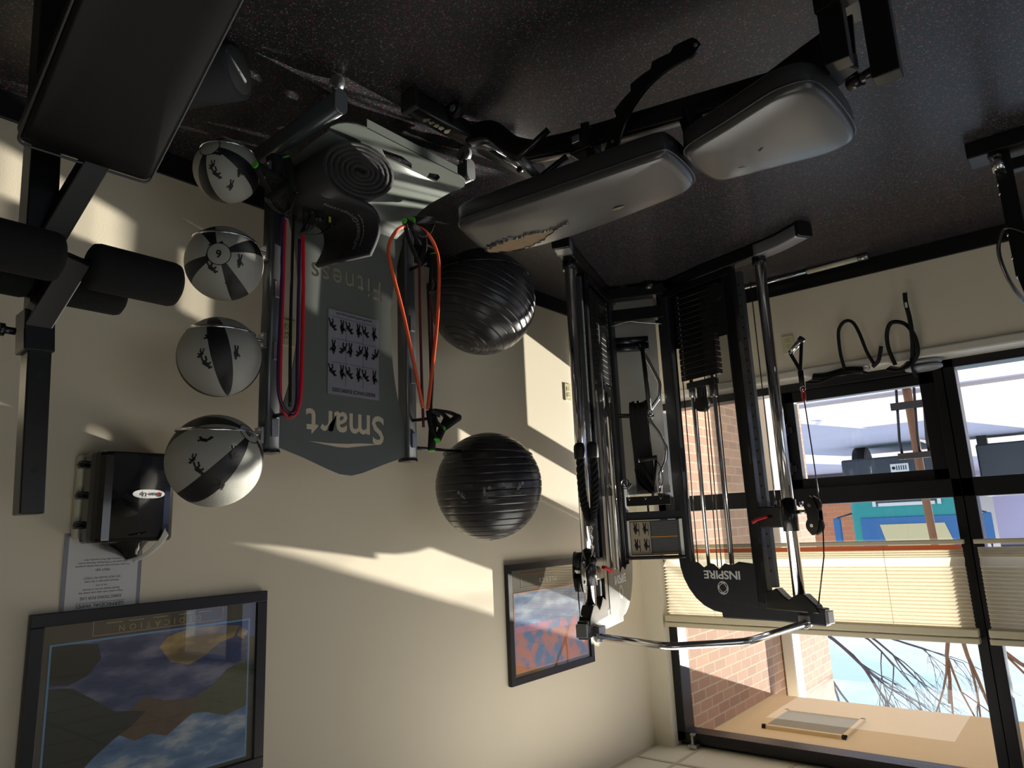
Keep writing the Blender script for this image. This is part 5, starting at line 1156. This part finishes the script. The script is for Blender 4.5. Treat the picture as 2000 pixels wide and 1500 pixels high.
# ribbed bar under the top
rb = thing('ribbed_grip_bar', tuple(Q(.17, .06, 1.69)), 'black ribbed grip bar spanning the towers above the placard', 'bar')
k = MB(); pr_ = []
for i in range(90): h_ = .36*i/89; pr_.append((.0095+(.0028 if i % 2 and 6 < i < 84 else 0), h_))
k.lathe([(.001, 0)]+pr_+[(.001, .36)], Q(-.01, .05, 1.703), e_x, 16, smooth=False); k.build('ribbed_sleeve', RUBBER, rb)
# leather belt / strap bundle
bl = thing('strap_bundle', tuple(Q(.09, .06, .77)), 'thick bundle of long black straps hung over the peg between the towers', 'strap')
for i in range(7):
    t = .108+.0155*i; dz = random.uniform(-.012, .012)
    k = MB(); pts = smooth([Q(t, .075, 1.33), Q(t-.005, .08, 1.1), Q(t-.012, .085, .90), Q(t-.010, .08, .81+dz), Q(t-.008, .045, .775+dz), Q(t-.008, .02, .81), Q(t-.008, .015, .95), Q(t+.004, .03, 1.32)], 6)
    k.sweep(pts, [(.0035, .0075), (-.0035, .0075), (-.0035, -.0075), (.0035, -.0075)], up=e_x, mitre=False); k.build('strap', WEB, bl)
# straight bar and cambered bar
sb = thing('straight_bar', tuple(Q(.17, .07, .43)), 'short straight black bar hanging upright beside the strap bundle', 'bar')
k = MB(); k.cyl(Q(.20, .07, .43), Q(.212, .07, .83), .0135, 16); k.build('bar_shaft', RUBBER, sb)
k = MB(); k.tube(circ(Q(.215, .07, .848), nf, .014, 20), .0035, 6, closed=True); k.build('end_ring', CHROME, sb)
zb = thing('curl_bar', tuple(Q(.2, .04, .40)), 'chrome zigzag curl bar hanging behind the straight black bar', 'bar')
k = MB(); zp = [Q(t, .02, z) for t, z in ((.175, .40), (.24, .54), (.285, .66), (.272, .75), (.212, .82), (.207, .89), (.255, .97), (.29, 1.06), (.278, 1.14), (.238, 1.21), (.232, 1.33))]
k.tube(fillet(zp, .02, 4), .0125, 14); k.build('bent_shaft', CHROME, zb)
hd = thing('pull_stirrup', tuple(Q(.2, .09, 1.1)), 'black stirrup handle hanging from the hook strip over the curl bar', 'handle')
k = MB(); k.cyl(Q(.128, .10, 1.135), Q(.235, .10, 1.12), .013, 18); gr = k.build('grip', RUBBER, hd); k = MB(); k.tube(circ(Q(.128, .10, 1.135), e_x, .013, 16), .003, 6, closed=True); k.build('grip_ring', CHROME, gr)
for a, b in ((.132, .20), (.228, .20)):
    k = MB(); k.sweep([Q(a, .10, 1.135), Q(b, .095, 1.29), Q(.19, .075, 1.345)], [(.008, .0015), (-.008, .0015), (-.008, -.0015), (.008, -.0015)], up=nf); k.build('strap', WEB, hd)
cf = thing('cuff_strap', tuple(Q(.2, .09, 1.15)), 'black padded cuff looped on the hook strip at the right', 'strap')
k = MB(); pts = smooth([Q(.19, .09, 1.335), Q(.12, .09, 1.28), Q(.10, .095, 1.19), Q(.125, .10, 1.23), Q(.17, .10, 1.30), Q(.22, .095, 1.325), Q(.255, .09, 1.26), Q(.25, .09, 1.18), Q(.235, .085, 1.15)], 6)
k.sweep(pts, [(.002, .018), (-.002, .018), (-.002, -.018), (.002, -.018)], up=nf, mitre=False); k.build('cuff_band', VINYL, cf)
c2_ = thing('cuff_strap', tuple(Q(.03, .09, 1.2)), 'rolled black cuff hanging on the hook strip at the left', 'strap')
k = MB(); pts = [Q(.035+.032*math.cos(a)*(1-.05*a), .09, 1.265+.035*math.sin(a)*(1-.05*a)) for a in [i*.35 for i in range(26)]]
k.sweep(pts, [(.0025, .028), (-.0025, .028), (-.0025, -.028), (.0025, -.028)], up=nf, mitre=False); k.build('cuff_band', VINYL, c2_)
k = MB(); k.tube([Q(.045, .085, 1.30), Q(.05, .075, 1.35)], .0025, 6); k.build('wire_loop', CHROME, c2_)
# handle with red clip on the right tower cable
hh = thing('pull_stirrup', tuple(PR(.875, 0, .60)), 'black and chrome stirrup handle hanging by a red clip from the right tower cable', 'handle')
def HP(a, z, n=0.0): return PR(.862+a, n, z)
k = MB(); k.cyl(HP(-.045, .655), HP(.025, .60), .0145, 18); g_ = k.build('grip', CHROME, hh); k = MB(); k.cyl(HP(.02, .604), HP(.035, .592), .018, 18); k.build('grip_cap', RUBBER, g_)
for a, z in ((-.045, .655), (.028, .60)): k = MB(); k.sweep([HP(a, z), HP(.0, .76), HP(.0, .80)], [(.009, .0015), (-.009, .0015), (-.009, -.0015), (.009, -.0015)], up=(0, 1, 0)); k.build('strap', WEB, hh)
k = MB(); k.sweep([HP(0, .76), HP(0, .845)], [(.014, .003), (-.014, .003), (-.014, -.003), (.014, -.003)], up=(0, 1, 0)); k.build('strap_stem', WEB, hh)
k = MB(); k.tube(circ(HP(0, .855), (.25, -.97, 0), .015, 18), .003, 6, closed=True); k.build('d_ring', CHROME, hh)
k = MB(); k.tube(smooth([HP(-.006, .86), HP(-.008, .90), HP(0, .925), HP(.008, .90), HP(.006, .86)], 4, closed=True), .004, 6, closed=True); k.build('snap_hook', REDP, hh)
k = MB(); k.tube([HP(0, .925), PR(.87, 0, 1.2), PR(.875, 0, 1.45)], .0032, 6); k.build('cable', BLACKM, ct)
# triceps rope hanging at the left tower
tr_ = thing('triceps_rope', tuple(PL_(.84, 0, 1.1)), 'twisted black triceps rope hanging by a chain at the left tower', 'rope')
def TP_(a, z, n=0.0): return PL_(.77, .05+a, z)
for s_ in (-1, 1):
    pts = smooth([TP_(s_*.033, 1.14), TP_(s_*.036, 1.28), TP_(s_*.026, 1.40), TP_(s_*.008, 1.47)], 12)
    for j in range(3):
        k = MB(); hp = []
        for i, p in enumerate(pts): a = i*.75+j*2*PI/3; hp.append(p+V((math.cos(a)*.011, math.sin(a)*.011, 0)))
        k.tube(hp, .0115, 7); k.build('rope_strand', WEB, tr_)
    k = MB(); k.lathe([(.001, -.035), (.020, -.03), (.028, -.018), (.030, .0), (.029, .045), (.026, .05), (.001, .05)], TP_(s_*.034, 1.12), (0, 0, 1), 22); k.build('rubber_end', RUBBER, tr_)
k = MB(); k.cyl(TP_(0, 1.455), TP_(0, 1.505), .024, 18); k.build('rope_collar', RUBBER, tr_)
for i in range(7):
    z = 1.515+i*.023; k = MB(); q = (PL_(1, 0, 0)-PL_(0, 0, 0)).normalized() if i % 2 else V((-.96, .285, 0)); c_ = TP_(0, z)
    k.tube(smooth([c_+V((0, 0, -.014)), c_+q*.008, c_+V((0, 0, .014)), c_-q*.008], 4, closed=True), .0028, 6, closed=True); k.build('chain_link', CHROME, tr_)
k = MB(); k.lathe([(.001, -.02), (.014, -.014), (.02, 0), (.014, .014), (.001, .02)], TP_(0, 1.67), (0, 0, 1), 18); k.build('cable_ball', RUBBER, tr_)
k = MB(); k.tube([TP_(0, 1.66), PL_(.81, .02, 1.71)], .0032, 6); k.build('cable', BLACKM, tr_)
